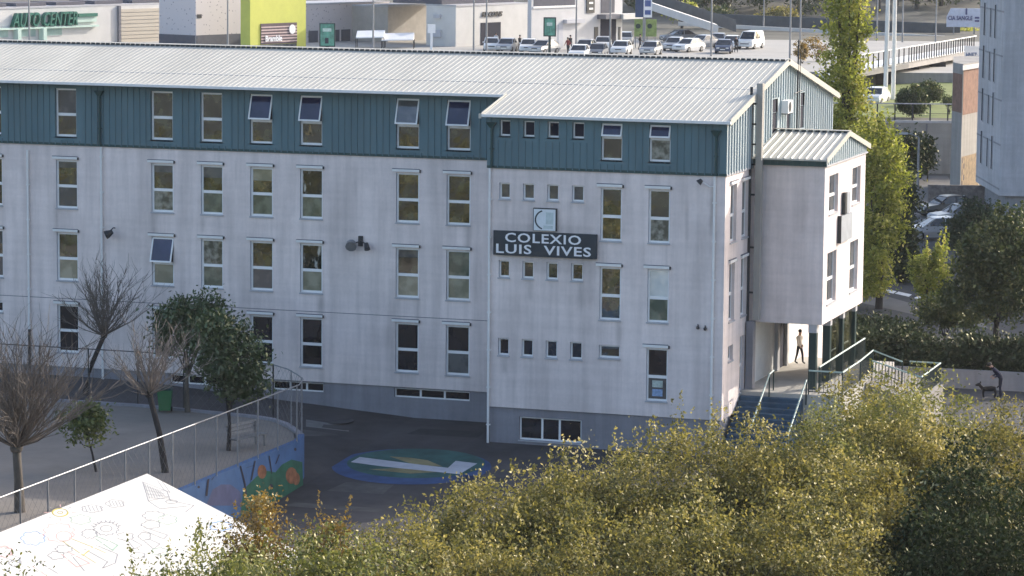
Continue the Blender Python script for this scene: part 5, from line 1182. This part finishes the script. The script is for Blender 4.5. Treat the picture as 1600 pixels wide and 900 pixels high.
# ---- viaduct
vd = thing('viaduct', 'low road viaduct with a slender railing on dark piers', 'viaduct', (0, 0, 0)); M_vd = pbr('viaduct_concrete', (.34, .32, .30), .85, .15, .8)
v0 = atD(1290, 122, 290); v1 = atD(1340, 111, 292); v2 = atD(1420, 97, 300); v3 = atD(1525, 78, 325); VP = [v0, v1, v2, v3]
mb = MB()
for a_, b_ in zip(VP, VP[1:]):
    for (zo, hh, off, ww, mt) in ((-.30, .6, 0, .5, M_vd), (-.02, .25, 4, 8, M_whitep)):
        n_ = F2*ww; aa = a_+F2*(off-(0 if off == 0 else 4)); bb_ = b_+F2*(off-(0 if off == 0 else 4))
        mb.prism([aa+Vector((0, 0, zo-hh/2)), bb_+Vector((0, 0, zo-hh/2)), bb_+n_+Vector((0, 0, zo-hh/2)), aa+n_+Vector((0, 0, zo-hh/2))], [aa+Vector((0, 0, zo+hh/2)), bb_+Vector((0, 0, zo+hh/2)), bb_+n_+Vector((0, 0, zo+hh/2)), aa+n_+Vector((0, 0, zo+hh/2))], mt)
mb.build('deck', vd)
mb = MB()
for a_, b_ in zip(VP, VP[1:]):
    aa, bb_ = a_+F2*7.5, b_+F2*7.5; mb.prism([(aa.x, aa.y, 3), (bb_.x, bb_.y, 3), (bb_.x+F2.x, bb_.y+F2.y, 3), (aa.x+F2.x, aa.y+F2.y, 3)], [(aa.x, aa.y, a_.z-.2), (bb_.x, bb_.y, b_.z-.2), (bb_.x+F2.x, bb_.y+F2.y, b_.z-.2), (aa.x+F2.x, aa.y+F2.y, a_.z-.2)], M_joint_shade)
mb.build('under_deck_shade', vd)  # added dark backing wall stands for the shade under the deck
for (x, y, d) in ((1423, 105, 306), (1465, 98, 312), (1380, 112, 300)):
    q = atD(x, y, d); mb = MB(); mb.box((-.75, -.6, terr(q.x, q.y)-.3), (.75, .6, q.z+.1), M_barkd, Matrix.Translation((q.x, q.y, 0)) @ Matrix.Rotation(YAW, 4, 'Z')); mb.build('pier', vd)
mb = MB(); mb.tube([v+Vector((0, 0, 1.45)) for v in VP], .06, M_whitep, 5); mb.build('handrail', vd)
for a_, b_ in zip(VP, VP[1:]):
    n = max(2, int((b_-a_).length/.95))
    for i in range(n): p = a_+(b_-a_)*i/n; mb = MB(); mb.box((p.x-.05, p.y-.05, p.z), (p.x+.05, p.y+.05, p.z+1.45), M_barkd); mb.build('post', vd)

# ================================================================== SHOPPING AREA BEHIND THE SCHOOL
ZL = 6.0
M_lot = pbr('pale_parking_surface', (0.36, 0.345, 0.32), .9, .1, .2, detail=6)
q = [fwdpt(-70, 300), fwdpt(60, 300), fwdpt(60, 372), fwdpt(-70, 372)]; mb = MB(); mb.quad([(p.x, p.y, ZL) for p in q], M_lot)
for i, a in enumerate(q): b = q[(i+1) % 4]; mb.quad([(a.x, a.y, ZL-3), (b.x, b.y, ZL-3), (b.x, b.y, ZL), (a.x, a.y, ZL)], M_concrete)
struct(mb.build('parking_lot'))
N1 = (R2*.8-F2*.6); LD = (R2*.6+F2*.8); SD = (-R2*.8+F2*.6)
def block(name, label, px, D, lit_px, shade_px, ytop, mat, ybase=None, smat=None, cat='building'):
    """corner building: sunlit wall runs right and back from the corner, shaded wall runs left and back"""
    c = atD(px, 60, D); t = thing(name, label, cat, (0, 0, 0)); zt = atD(px, ytop, D).z
    def length(dirv, tgt):
        lo_, hi_ = 0, 120
        for _ in range(40):
            m = (lo_+hi_)/2; q = c+dirv*m-CAM; x = 800+FPX*q.dot(_r)/q.dot(_f)
            if (x < tgt) == (dirv.dot(R2) > 0): lo_ = m
            else: hi_ = m
        return lo_
    Ll = length(LD, px+lit_px); Ls = length(SD, px-shade_px) if shade_px > 0 else 6
    LP = Plane((c.x, c.y, 0), LD, -N1); SPn = Plane((c.x, c.y, 0), -SD, -(R2*-.6-F2*.8)); mb = MB()
    e1, e2, e3 = c+LD*Ll, c+LD*Ll+SD*Ls, c+SD*Ls
    mb.prism([(p.x, p.y, ZL-1) for p in (c, e1, e2, e3)], [(p.x, p.y, zt) for p in (c, e1, e2, e3)], mat); mb.build('wall', t)
    rf = MB(); rf.prism([(p.x, p.y, zt+.002) for p in (c-SD*.1-LD*.1, e1+LD*.1, e2+SD*.1, e3+SD*.1)], [(p.x, p.y, zt+.18) for p in (c-SD*.1-LD*.1, e1+LD*.1, e2+SD*.1, e3+SD*.1)], M_sill); rf.build('parapet', t)
    return t, LP, SPn, Ll, Ls, zt
def zat(y, D, px=500): return atD(px, y, D).z
M_mallw = pbr('mall_white', (.60, .59, .57), .8, .06, .6); M_mallg = pbr('mall_grey_panel', (.50, .50, .53), .8, .08, .8); M_beige = pbr('mall_beige_panel', (.50, .45, .37), .8, .08, .8, stretch=(.3, .3, 3)); M_yel = pbr('mall_lime_yellow', (.52, .53, .10), .7, .06, .8)
def perforated(name, base, hole):
    m, t, b = newmat(name); L = t.links.new; tc = t.nodes.new('ShaderNodeTexCoord'); vo = t.nodes.new('ShaderNodeTexVoronoi'); vo.inputs['Scale'].default_value = 2.2
    nz = t.nodes.new('ShaderNodeTexNoise'); nz.inputs['Scale'].default_value = .35
    cr = t.nodes.new('ShaderNodeValToRGB'); cr.color_ramp.elements[0].position = .12; cr.color_ramp.elements[1].position = .2; cr.color_ramp.elements[0].color = list(hole)+[1]; cr.color_ramp.elements[1].color = list(base)+[1]
    L(tc.outputs['Object'], vo.inputs['Vector']); L(vo.outputs['Distance'], cr.inputs[0]); L(cr.outputs[0], b.inputs['Base Color']); b.inputs['Roughness'].default_value = .8; MATS[name] = m; return m
M_perf = perforated('perforated_panel', (.60, .55, .55), (.26, .23, .26))
M_roofdk = pbr('mall_roof_dark', (.10, .10, .12), .9); M_roofgl = pbr('mall_roof_glass', (.33, .37, .42), .3, .1, .5)
M_agreen = pbr('letter_green', (.015, .14, .10), .5, .1, 2); M_pgreen = pbr('pale_green_fascia', (.52, .66, .58), .7, .06, 1)
# garage hall with green letters
t, LP, SPn, Ll, Ls, zt = block('garage_hall', 'pale garage hall with green AUTO CENTER letters on its fascia', -60, 330, 310, 40, 16, M_mallw)
sgn = thing('shop_sign', 'big green AUTO CENTER letters on the garage hall', 'sign', (0, 0, 0))
def uat(LP, px, py=40):
    """distance along a wall of the point seen at px"""
    n = LP.i; q = onplane(px, py, LP.o, n); return (q-LP.o).dot(LP.u), q.z
u0, _ = uat(LP, 14); u1, zz1 = uat(LP, 116, 40); um = (u0+u1)/2
zlo, zhi = onplane(60, 41, LP.o, LP.i).z, onplane(60, 19, LP.o, LP.i).z
text_mesh('lettering', 'AUTO CENTER', M_agreen, zhi-zlo, sgn, LP.p(u0, zlo, -.35), LD, (0, 0, 1), width=u1-u0, bold=.01, thick=.5, shear=.25)
mb = MB(); ua, _ = uat(LP, -10); ub, _ = uat(LP, 150); LP.box(mb, ua, ub, zlo-.25, zlo-.05, -.5, -.002, M_pgreen)
ua, _ = uat(LP, 118); ub, _ = uat(LP, 148); LP.box(mb, ua, ub, zlo+.3, zlo+.9, -.3, -.002, M_pgreen); LP.box(mb, ua, ub, zlo+.9, zlo+1.25, -.5, -.002, M_agreen); mb.build('fascia', sgn)
for x0, x1 in ((-8, 12), (22, 55), (63, 96)):
    ua, _ = uat(LP, x0); ub, _ = uat(LP, x1); z0 = zlo-1.05; mb = MB(); LP.box(mb, ua, ub, z0, zlo-.3, -.06, -.002, pbr('pale_green_shopfront', (.30, .42, .38), .4, .15, 2)); LP.box(mb, ua, ub, z0-.06, z0, -.10, -.002, M_sill); mb.build('window', t)
for x0 in (20, 60): mb = MB(); ua, _ = uat(LP, x0); LP.box(mb, ua, ua+.5, ZL-1, zlo-.2, -.8, -.0621, M_pgreen); mb.build('buttress', t)
mb = MB(); ua, _ = uat(LP, 183); LP.box(mb, ua, ua+.35, ZL-1, zt, -.3, -.002, M_joint_shade); mb.build('pilaster', t); mb = MB()
ua, _ = uat(LP, 186); ub, _ = uat(LP, 221)
for i in range(9): LP.box(mb, ua, ub+3, ZL+i*.42, ZL+i*.42+.36, -.12, -.002, M_beige)
mb.build('shutter', t)
mb = MB()
for i in range(7): LP.box(mb, 3+i*6, 7.5+i*6, zt+.2, zt+.55, 1.0, 5.0, M_roofdk)
mb.build('roof_plant', t)
# perforated block
t, LP, SPn, Ll, Ls, zt = block('perforated_hall', 'grey perforated hall between the garage and the lime tower', 306, 338, 78, 57, -25, M_perf)
mb = MB(); LP.box(mb, 0.05, Ll, ZL-1, zat(57, 338), -.06, -.002, M_roofdk); SPn.box(mb, -Ls, -0.05, ZL-1, zat(57, 338), -.06, -.002, M_roofdk); mb.build('shop_window', t)
mb = MB(); ua, _ = uat(LP, 308); LP.box(mb, ua, ua+.7, zat(30, 338), zat(24, 338), -.05, -.002, M_dark); mb.build('vent', t)
# lime tower
t, LP, SPn, Ll, Ls, zt = block('lime_tower', 'lime yellow shop tower with a striped sign', 391, 334, 87, 15, -30, M_yel)
sgn = thing('shop_sign', 'striped dark and pink sign with white word and round badge on the lime tower', 'sign', (0, 0, 0)); ua, z1 = uat(LP, 407, 36); ub, _ = uat(LP, 463, 36)
z0 = onplane(435, 68, LP.o, LP.i).z; z1 = onplane(435, 36, LP.o, LP.i).z; mb = MB(); LP.box(mb, ua, ub, z0, z1, -.10, -.002, pbr('sign_brown', (.09, .06, .07), .7)); n = 6; st = (z1-z0)/7
M_spk = pbr('sign_pink_stripe', (.55, .42, .40), .7)
for i in range(n): LP.box(mb, ua, ub, z0+st*(i+.55), z0+st*(i+.95), -.13, -.1001, M_spk)
mb.build('panel', sgn)
text_mesh('lettering', 'Bramble', M_let, (z1-z0)*.30, sgn, LP.p(ua+(ub-ua)*.10, z0+(z1-z0)*.12, -.2), LD, (0, 0, 1), width=(ub-ua)*.46, bold=.02, thick=.06)
mb = MB(); cc = LP.p(ua+(ub-ua)*.85, z0+(z1-z0)*.68, -.14); mb.tube([cc, cc-LP.i*.08], (z1-z0)*.23, M_white, 16); mb.build('badge', sgn)
mb = MB(); LP.box(mb, ua, ub, ZL-1, z0-.05, -.06, -.002, MATS['window_grey_blind']); mb.build('shop_window', t)
# speckled hall
t, LP, SPn, Ll, Ls, zt = block('speckled_hall', 'pale speckled hall with terrace awnings right of the lime tower', 470, 352, 138, 0, 8, M_perf)
mb = MB()
for i in range(7): ua, _ = uat(LP, 482+i*17); LP.box(mb, ua, ua+1.6, ZL, zat(49, 352), -.05, -.002, M_roofdk)
mb.build('shop_window', t); mb = MB()
for (x0, x1, y) in ((556, 600, 60), (596, 646, 64)):
    a_, b_ = atD(x0, y, 340), atD(x1, y-1, 340); mb.prism([a_, b_, b_+F2*3, a_+F2*3], [v+Vector((0, 0, .12)) for v in (a_, b_, b_+F2*3+Vector((0, 0, .6)), a_+F2*3+Vector((0, 0, .6)))], M_white)
    for q in (a_, b_, b_+F2*3, a_+F2*3): mb.tube([(q.x, q.y, ZL), q], .05, M_dark, 5)
tag(mb.build('terrace_awning'), 'white terrace awning on thin posts behind the school ridge', 'awning')
# recessed concrete hall
t, LP, SPn, Ll, Ls, zt = block('concrete_hall', 'beige grey concrete hall with a stepped front', 606, 356, 70, 0, 11, pbr('mall_concrete', (.44, .41, .37), .85, .12, .8))
t, LP, SPn, Ll, Ls, zt = block('white_store', 'plain white store with dark lettering and a tall dark doorway', 712, 346, 112, 46, 10, M_mallw)
M_shadeblock = t
sgn = thing('shop_sign', 'slanted dark lettering above the white store doorway', 'sign', (0, 0, 0)); ua, _ = uat(LP, 752); ub, _ = uat(LP, 784); z0 = onplane(768, 26, LP.o, LP.i).z; z1 = onplane(768, 18, LP.o, LP.i).z
text_mesh('lettering', 'KILCOINS', M_dark, z1-z0, sgn, LP.p(ua, z0, -.08), LD, (0, 0, 1), width=ub-ua, bold=.03, thick=.1, shear=.3)
mb = MB(); ua, _ = uat(LP, 751); ub, _ = uat(LP, 782); LP.box(mb, ua, ub, ZL-.5, onplane(768, 35, LP.o, LP.i).z, -.05, -.002, M_room); mb.build('doorway', t)
mb = MB(); LP.box(mb, 0, Ll, zt+.19, zt+1.0, 2.0, 9, M_roofdk); LP.box(mb, 0, Ll, zt+1.001, zt+4.0, 4.0, 16, M_roofgl); mb.build('roof_plant', t)
for (u, z, w_, h_) in ((-3.2, 2.0, 1.2, .8), (-3.0, 4.1, .9, .4)): mb = MB(); SPn.box(mb, u, u+w_, ZL+z-1, ZL+z-1+h_, -.25, -.002, M_mallg); mb.build('wall_vent', t)
# cinema block on the right of the store
t, LP, SPn, Ll, Ls, zt = block('shopping_centre', 'large pale grey shopping centre with a dark entrance and canopy', 830, 338, 142, 6, -40, pbr('centre_grey', (.56, .55, .55), .8, .07, .5))
def wbox(part, x0, x1, y0, y1, d0, d1, mat, t=t, LP=LP, group=None):
    ua, _ = uat(LP, x0, (y0+y1)/2); ub, _ = uat(LP, x1, (y0+y1)/2); xm = (x0+x1)/2; z1 = onplane(xm, y0, LP.o, LP.i).z; z0 = onplane(xm, y1, LP.o, LP.i).z; mb = MB(); LP.box(mb, ua, ub, z0, z1, d0, d1, mat); return mb.build(part, t)
wbox('upper_window', 834, 898, -10, 9, -.05, -.002, M_roofdk); wbox('window_band', 832, 901, 9, 12, -.12, -.002, M_white)
wbox('upper_window', 939, 960, -10, 20, -.05, -.002, M_roofdk); wbox('canopy', 933, 957, 22, 29, -1.2, -.002, M_joint_shade); wbox('canopy', 957, 990, 21, 29, -1.5, -.002, M_mallw)
wbox('entrance', 938, 962, 29.2, 70, -.06, -.002, M_room); wbox('door', 928, 934, 42, 66, -.06, -.002, M_dark); wbox('door', 966, 969, 42, 66, -.06, -.002, M_dark); wbox('side_door', 872, 879, 38, 74, -.05, -.002, M_mallg); wbox('ledge', 880, 908, 30, 36, -.5, -.002, M_mallg)
sgn = thing('vertical_sign', 'dark vertical sign strip with white symbols on the shopping centre', 'sign', (0, 0, 0)); o = wbox('panel', 916, 928, -10, 20, -.12, -.002, M_dark, t=sgn); o = wbox('symbol', 919, 925, 3, 6, -.16, -.1201, M_white, t=sgn); wbox('symbol', 919, 925, 12, 15, -.16, -.1201, M_white, t=sgn)
# posters
def poster(label, x0, x1, y0, y1, D):
    a_ = atD(x0, y1, D); b_ = atD(x1, y0, D); t = thing('advert_board', label, 'advert board', (a_.x, a_.y, 0), 0, 'green advert boards'); w_ = (b_-a_).dot(R2); P2 = Plane((0, 0, 0), R2, F2); mb = MB(); P2.box(mb, 0, w_, a_.z, b_.z, 0, .3, M_dgreen); mb.build('frame', t)
    mb = MB(); P2.box(mb, .12, w_-.12, a_.z+.12, b_.z-.12, -.03, -.002, pbr('advert_green', (.10, .30, .22), .5, .5, 1.6, detail=6)); mb.build('panel', t); mb = MB(); P2.box(mb, .35, w_-.4, b_.z-.9, b_.z-.55, -.04, -.0301, pbr('advert_pale', (.5, .62, .55), .6, .2, 5)); mb.build('print', t); mb = MB(); P2.box(mb, .6, w_-.7, a_.z+.35, a_.z+.95, -.04, -.0301, M_mdk); mb.build('print', t)
    mb = MB(); P2.box(mb, w_*.4, w_*.6, ZL-.5, a_.z, .05, .25, M_dgreen); mb.build('post', t)
poster('green advert board beside the lime tower', 499, 524, 36, 73, 330); poster('green advert board on the shopping centre wall', 849, 869, 27, 57, 329)
# totem and green panels
ta = atD(1008, 27, 345); t = thing('totem_sign', 'blue and white totem sign right of the shopping centre', 'sign', (ta.x, ta.y, 0), YAW)
mb = MB(); mb.box((-1.1, -.3, ta.z), (-.2, .3, ta.z+7), pbr('totem_blue', (.03, .06, .14), .5)); mb.build('blue_panel', t); mb = MB(); mb.box((-.19, -.3, ta.z), (.75, .3, ta.z+7), M_white); mb.build('white_panel', t); mb = MB(); mb.box((-.05, -.34, ta.z+.3), (.6, -.301, ta.z+.8), pbr('totem_ink', (.08, .12, .3), .6)); mb.build('print', t); mb = MB(); mb.box((-.05, -.34, ta.z+1.2), (.6, -.301, ta.z+1.9), MATS['totem_ink']); mb.build('print', t); mb = MB(); mb.box((-.25, -.15, ZL), (.05, .15, ta.z), M_steel); mb.build('post', t)
for i, (x0, x1, lb) in enumerate(((991, 1008, 'left green printed panel under the blue totem'), (1009, 1026, 'right green printed panel under the blue totem'))):
    a_ = atD(x0, 57, 347); b_ = atD(x1, 30, 347); t = thing('site_hoarding', lb, 'hoarding', (a_.x, a_.y, 0), YAW, 'green hoarding panels'); w_ = (b_-a_).dot(R2); mb = MB(); mb.box((0, 0, a_.z), (w_, .1, b_.z), pbr('hoarding_green', (.22, .30, .10), .7, .3, 2)); mb.build('panel', t); mb = MB(); mb.tube([(w_*.35, -.02, (a_.z+b_.z)/2+.2), (w_*.35, -.04, (a_.z+b_.z)/2+.2)], .28, M_dgreen, 10); mb.build('print', t); mb = MB(); mb.box((.1, .1, ZL-.3), (.2, .2, a_.z), M_steel); mb.box((w_-.2, .1, ZL-.3), (w_-.1, .2, a_.z), M_steel); mb.build('leg', t)
# road ramp behind the lot, barrier, far road
mb = MB(); A1 = atD(1005, 12, 372); A2 = atD(1122, 52, 356)
mb.prism([A1, A2, A2+F2*6, A1+F2*6], [p+Vector((0, 0, .9)) for p in (A1, A2, A2+F2*6, A1+F2*6)], M_mallw); tag(mb.build('road_ramp'), 'pale road ramp sloping down towards the parking lot', 'ramp')
mb = MB(); A1 = atD(1020, 6, 382); A2 = atD(1150, 50, 366); mb.prism([A1, A2, A2+F2*.6, A1+F2*.6], [p+Vector((0, 0, 1.4)) for p in (A1, A2, A2+F2*.6, A1+F2*.6)], pbr('barrier_dark', (.07, .08, .09), .7, .2, 1)); tag(mb.build('crash_barrier'), 'dark crash barrier descending beside the road ramp', 'barrier')
zf2 = lambda x, y, D: atD(x, y, D)
mb = MB()
for k_, (y0, y1, D0, mt) in enumerate(((49, 43, 388, M_mallw),)):
    a_, b_ = atD(1060, 40, D0), atD(1480, 62, D0); mb.prism([a_, b_, b_+F2*.5, a_+F2*.5], [p+Vector((0, 0, .45)) for p in (a_, b_, b_+F2*.5, a_+F2*.5)], mt)
tag(mb.build('road_kerb_wall'), 'long pale kerb wall along the far road', 'wall')
mb = MB(); a_, b_ = atD(1080, 38, 398), atD(1500, 56, 398); mb.prism([a_, b_, b_+F2*.4, a_+F2*.4], [p+Vector((0, 0, 1.5)) for p in (a_, b_, b_+F2*.4, a_+F2*.4)], MATS['barrier_dark']); tag(mb.build('crash_barrier'), 'long dark crash barrier along the far road below the wood', 'barrier')
# billboard
D_ = 395; a_ = atD(1479, 42, D_); b_ = atD(1532, 13, D_); w_ = (b_-a_).dot(R2); t = thing('billboard', 'white billboard with dark lettering in front of the wood', 'billboard', (0, 0, 0)); BP = Plane((a_.x, a_.y, 0), R2, F2); mb = MB()
mb.prism([BP.p(0, a_.z, 0), BP.p(w_, a_.z, 0), BP.p(w_, b_.z, 0), BP.p(w_*.12, b_.z, 0), BP.p(0, a_.z+(b_.z-a_.z)*.55, 0)], [BP.p(0, a_.z, .2), BP.p(w_, a_.z, .2), BP.p(w_, b_.z, .2), BP.p(w_*.12, b_.z, .2), BP.p(0, a_.z+(b_.z-a_.z)*.55, .2)], pbr('billboard_white', (.62, .63, .72), .7)); mb.build('panel', t)
text_mesh('lettering', 'CIA SANGLE', pbr('billboard_ink', (.10, .10, .22), .7), (b_.z-a_.z)*.24, t, BP.p(w_*.04, a_.z+(b_.z-a_.z)*.36, -.05), R2, (0, 0, 1), width=w_*.72, bold=.02, thick=.05)
mb = MB(); BP.box(mb, w_*.55, w_*.60, a_.z+(b_.z-a_.z)*.66, b_.z+.0, -.06, -.002, MATS['billboard_ink']); BP.box(mb, w_*.83, w_*.96, a_.z+(b_.z-a_.z)*.45, a_.z+(b_.z-a_.z)*.55, -.06, -.002, MATS['billboard_ink']); BP.box(mb, w_*.83, w_*.96, a_.z+(b_.z-a_.z)*.28, a_.z+(b_.z-a_.z)*.38, -.06, -.002, MATS['billboard_ink']); mb.build('mark', t)
mb = MB(); BP.box(mb, w_*.2, w_*.24, 5, a_.z, .05, .2, M_steel); BP.box(mb, w_*.8, w_*.84, 5, a_.z, .05, .2, M_steel); mb.build('leg', t)
# lamp posts
def lamp_post(label, px, pyb, ytop, z, arm=1):
    b_ = atZ(px, pyb, z); D = (b_-CAM).dot(_f); tp = atD(px, ytop, D); H = tp.z-b_.z; t = thing('street_lamp', label, 'street lamp', (b_.x, b_.y, b_.z), YAW, 'lamp posts of the street and parking lot')
    mb = MB(); mb.tube([(0, 0, -.3), (0, 0, H)], [.11, .07], M_steel, 8); mb.build('pole', t); mb = MB(); mb.tube([(0, 0, H), (arm*.5, 0, H+.25), (arm*1.1, 0, H+.3)], .05, M_steel, 6); mb.build('arm', t); mb = MB(); mb.box((arm*1.1-.3, -.13, H+.22), (arm*1.1+.3, .13, H+.36), M_sill); mb.build('lamp_head', t)
for (px, pyb, lb) in ((46, 82, 'lamp post crossing the green garage letters'), (356, 82, 'lamp post in front of the perforated hall'), (583, 84, 'lamp post in front of the speckled hall'), (740, 84, 'thick lamp post left of the store lettering'), (760, 84, 'thin lamp post in front of the store lettering'), (900, 84, 'lamp post left of the shopping centre entrance'), (953, 85, 'lamp post before the shopping centre entrance'), (1111, 88, 'lamp post standing among the parked cars'), (1234, 92, 'lamp post above the gable peak'), (1250, 70, 'lamp post just right of the gable peak')): lamp_post(lb, px, pyb, -40, ZL)
lamp_post('slim lamp post in front of the retaining wall', 1433, 330, 214, .45, arm=-1)
for (px, y, lb) in ((1193, 46, 'far lamp post at the edge of the wood'), (1370, 60, 'far lamp post left of the white masts'), (1410, 62, 'far lamp post right of the white masts'), (1462, 62, 'far lamp post left of the billboard')): lamp_post(lb, px, y, -30, 6.5)
mb = MB(); a_ = atZ(674, 84, ZL); t = thing('info_post', 'white square info panel on a pole beside the white store', 'sign', (a_.x, a_.y, ZL), YAW); mb.box((-.12, -.1, 0), (.12, .1, 2.2), M_white); mb.build('pole', t); mb = MB(); mb.box((-.4, -.12, 2.2), (.4, .12, 3.1), M_white); mb.build('panel', t)
# sign disc near gable (reddish round bush)
tree_at('round_bush', 'round rust coloured bush behind the gable peak', 1247, 318, [(1247, 77, 11, 13, .8)], 1500, L_orange, 74, size=.1, csig=.14, trunk_h=.5, tr=.06, shell=.8)
tree_at('shrub', 'reddish thin shrub right of the rust coloured bush', 1270, 322, [(1266, 66, 14, 8, .8), (1275, 80, 14, 10, .8)], 1200, L_orange, 75, size=.1, csig=.25, trunk_h=.5, tr=.05)
# ---- parked cars on the lot
CARS = [(768, 80, 90, 'white', 'low white car below the store doorway'), (792, 81, 80, 'silver', 'silver car right of the store doorway'), (826, 82, 85, 'white', 'white car at the corner of the shopping centre'), (850, 84, 60, 'silver', 'silver car under the green advert board'), (915, 83, 75, 'silver', 'silver car in front of the plain centre wall'), (905, 92, 80, 'white', 'white car half hidden by the school ridge'), (934, 90, 80, 'grey', 'dark car half hidden by the school ridge'), (942, 78, 85, 'white', 'white car left of the centre entrance'), (971, 85, 78, 'white', 'white car below the centre canopy'), (977, 70, 85, 'silver', 'silver car close to the centre doors'), (1017, 86, 76, 'silver', 'silver white car alone by the lamp base'), (1054, 79, 72, 'silver', 'silver car at the left end of the right hand row'), (1076, 81, 55, 'white', 'white car second from the left in the right hand row'), (1098, 75, 50, 'silver', 'silver car parked behind the white one'), (1122, 72, 82, 'silver', 'silver car behind the lamp post'), (1131, 83, 82, 'blue', 'dark blue car just right of the lamp post'), (1143, 76, 78, 'white', 'white car behind the dark blue one'), (1060, 66, 20, 'grey', 'dark pickup near the hoarding')]
for (x, y, a, c, lb) in CARS: p = atZ(x, y, ZL); make_car(lb, (p.x, p.y, ZL+.01), YAW+rad(a), c)
p = atZ(1173, 76, ZL); make_car('large white van at the right end of the parked row', (p.x, p.y, ZL+.01), YAW+rad(68), 'white', 'van')
# a few shoppers, small in the picture
c1 = [cloth('black', (.02, .02, .022)), cloth('denim', (.04, .06, .11)), cloth('red', (.25, .05, .05)), cloth('white', (.6, .6, .6))]
for (x, y, a, i, j, lb) in ((891, 80, 30, 0, 0, 'person in black standing left of the silver car'), (887, 84, -40, 2, 1, 'person in a dark red top near the plain centre wall'), (1000, 78, 90, 0, 1, 'person walking between the cars by the entrance'), (1150, 82, 10, 0, 0, 'person in black standing beside the dark blue car'), (775, 76, 0, 3, 1, 'person in white in the store doorway'), (812, 80, 40, 0, 1, 'person walking past the store wall')):
    p = atZ(x, y, ZL); person(lb, (p.x, p.y, ZL), YAW+rad(a), 1.72, c1[i], c1[j], 'walk', 'shoppers on the parking lot')
# distant wood on the slope
L_wood = leaf_mat('distant_wood_leaf', [(0, (0.02, 0.035, 0.015)), (.5, (0.05, 0.07, 0.028)), (.85, (0.12, 0.13, 0.06)), (1, (.26, .24, .14))], trans=.25, gloss=.05)
g = random.Random(7); bl = []
for i in range(85):
    x = g.uniform(985, 1560); D = g.uniform(425, 520); q = atD(x, 20, D); gz = terr(q.x, q.y); h = g.uniform(5, 11)
    bl.append((q.x, q.y, gz+h*.55, g.uniform(2, 3.6), g.uniform(2, 3.6), h*.5, 1))
o = leaf_cloud('distant_wood', bl, 60000, .30, L_wood, 81, clump=50, csig=.7); struct(o, 'stuff'); tag(o, 'dark mixed wood on the slope beyond the far road', 'wood')
for i, (x, y, hw, hh, m_, lb) in enumerate(((1215, 22, 25, 10, L_olive, 'pale feathery shrub at the foot of the wood'), (1190, 30, 14, 6, L_olive, 'pale low shrub left of the feathery one'), (1120, 22, 30, 10, L_tree, 'green tree behind the ramp barrier'), (1060, 12, 25, 10, L_poplar, 'bright green tree above the road ramp'), (1500, 50, 26, 5, L_poplar, 'yellow green shrubs under the billboard'))):
    tree_at('shrub' if hh < 9 else 'distant_tree', lb, x, 408, [(x, y, hw, hh, 1.5)], 1800, m_, 90+i, size=.2, csig=.4, trunk_h=1)
for i, (x, D, h) in enumerate(((1372, 432, 14), (1400, 440, 15), (1432, 436, 16), (1452, 445, 15), (1350, 440, 14), (1470, 440, 15))):
    q = atD(x, 30, D); gz = terr(q.x, q.y); t = thing('woodland_tree', 'thin tall trunk at the edge of the far wood', 'tree', (q.x, q.y, gz), 0, 'thin trunks at the wood edge'); mb = MB(); mb.tube([(0, 0, -.2), (.2, 0, h*.5), (.1, 0, h)], [.35, .25, .1], M_bark, 6); mb.build('trunk', t); leaf_cloud('crown', [(0, 0, h*.85, 2, 2, h*.3, 1)], 700, .3, L_wood, 300+i, clump=40, csig=.5, parent=t)
# wooded garden west of the picture (what the upper windows mirror)
g = random.Random(17); bl = []
for i in range(26):
    x = -66+i*2.0+g.uniform(-.8, .8); y = -44+g.uniform(-5, 3); h = g.uniform(5.5, 10.5); bl.append((x, y, h*.5+.4, 2.4, 2.2, h*.52, 1))
o = leaf_cloud('garden_wood', bl, 30000, .16, L_olive, 91, clump=50, csig=.5); struct(o, 'stuff'); tag(o, 'olive wooded garden west of the yard', 'wood')

mb = MB(); hz = bpy.data.materials.new('haze_air'); hz.use_nodes = True; hz.node_tree.nodes.clear()
pv = hz.node_tree.nodes.new('ShaderNodeVolumePrincipled'); pv.inputs['Color'].default_value = (.93, .95, 1, 1); pv.inputs['Density'].default_value = HAZE; pv.inputs['Anisotropy'].default_value = 0.2
ho = hz.node_tree.nodes.new('ShaderNodeOutputMaterial'); hz.node_tree.links.new(pv.outputs[0], ho.inputs['Volume'])
mb.box((-2400, -300, -3), (2400, 3300, 90), hz)
struct(mb.build('haze'), 'stuff')
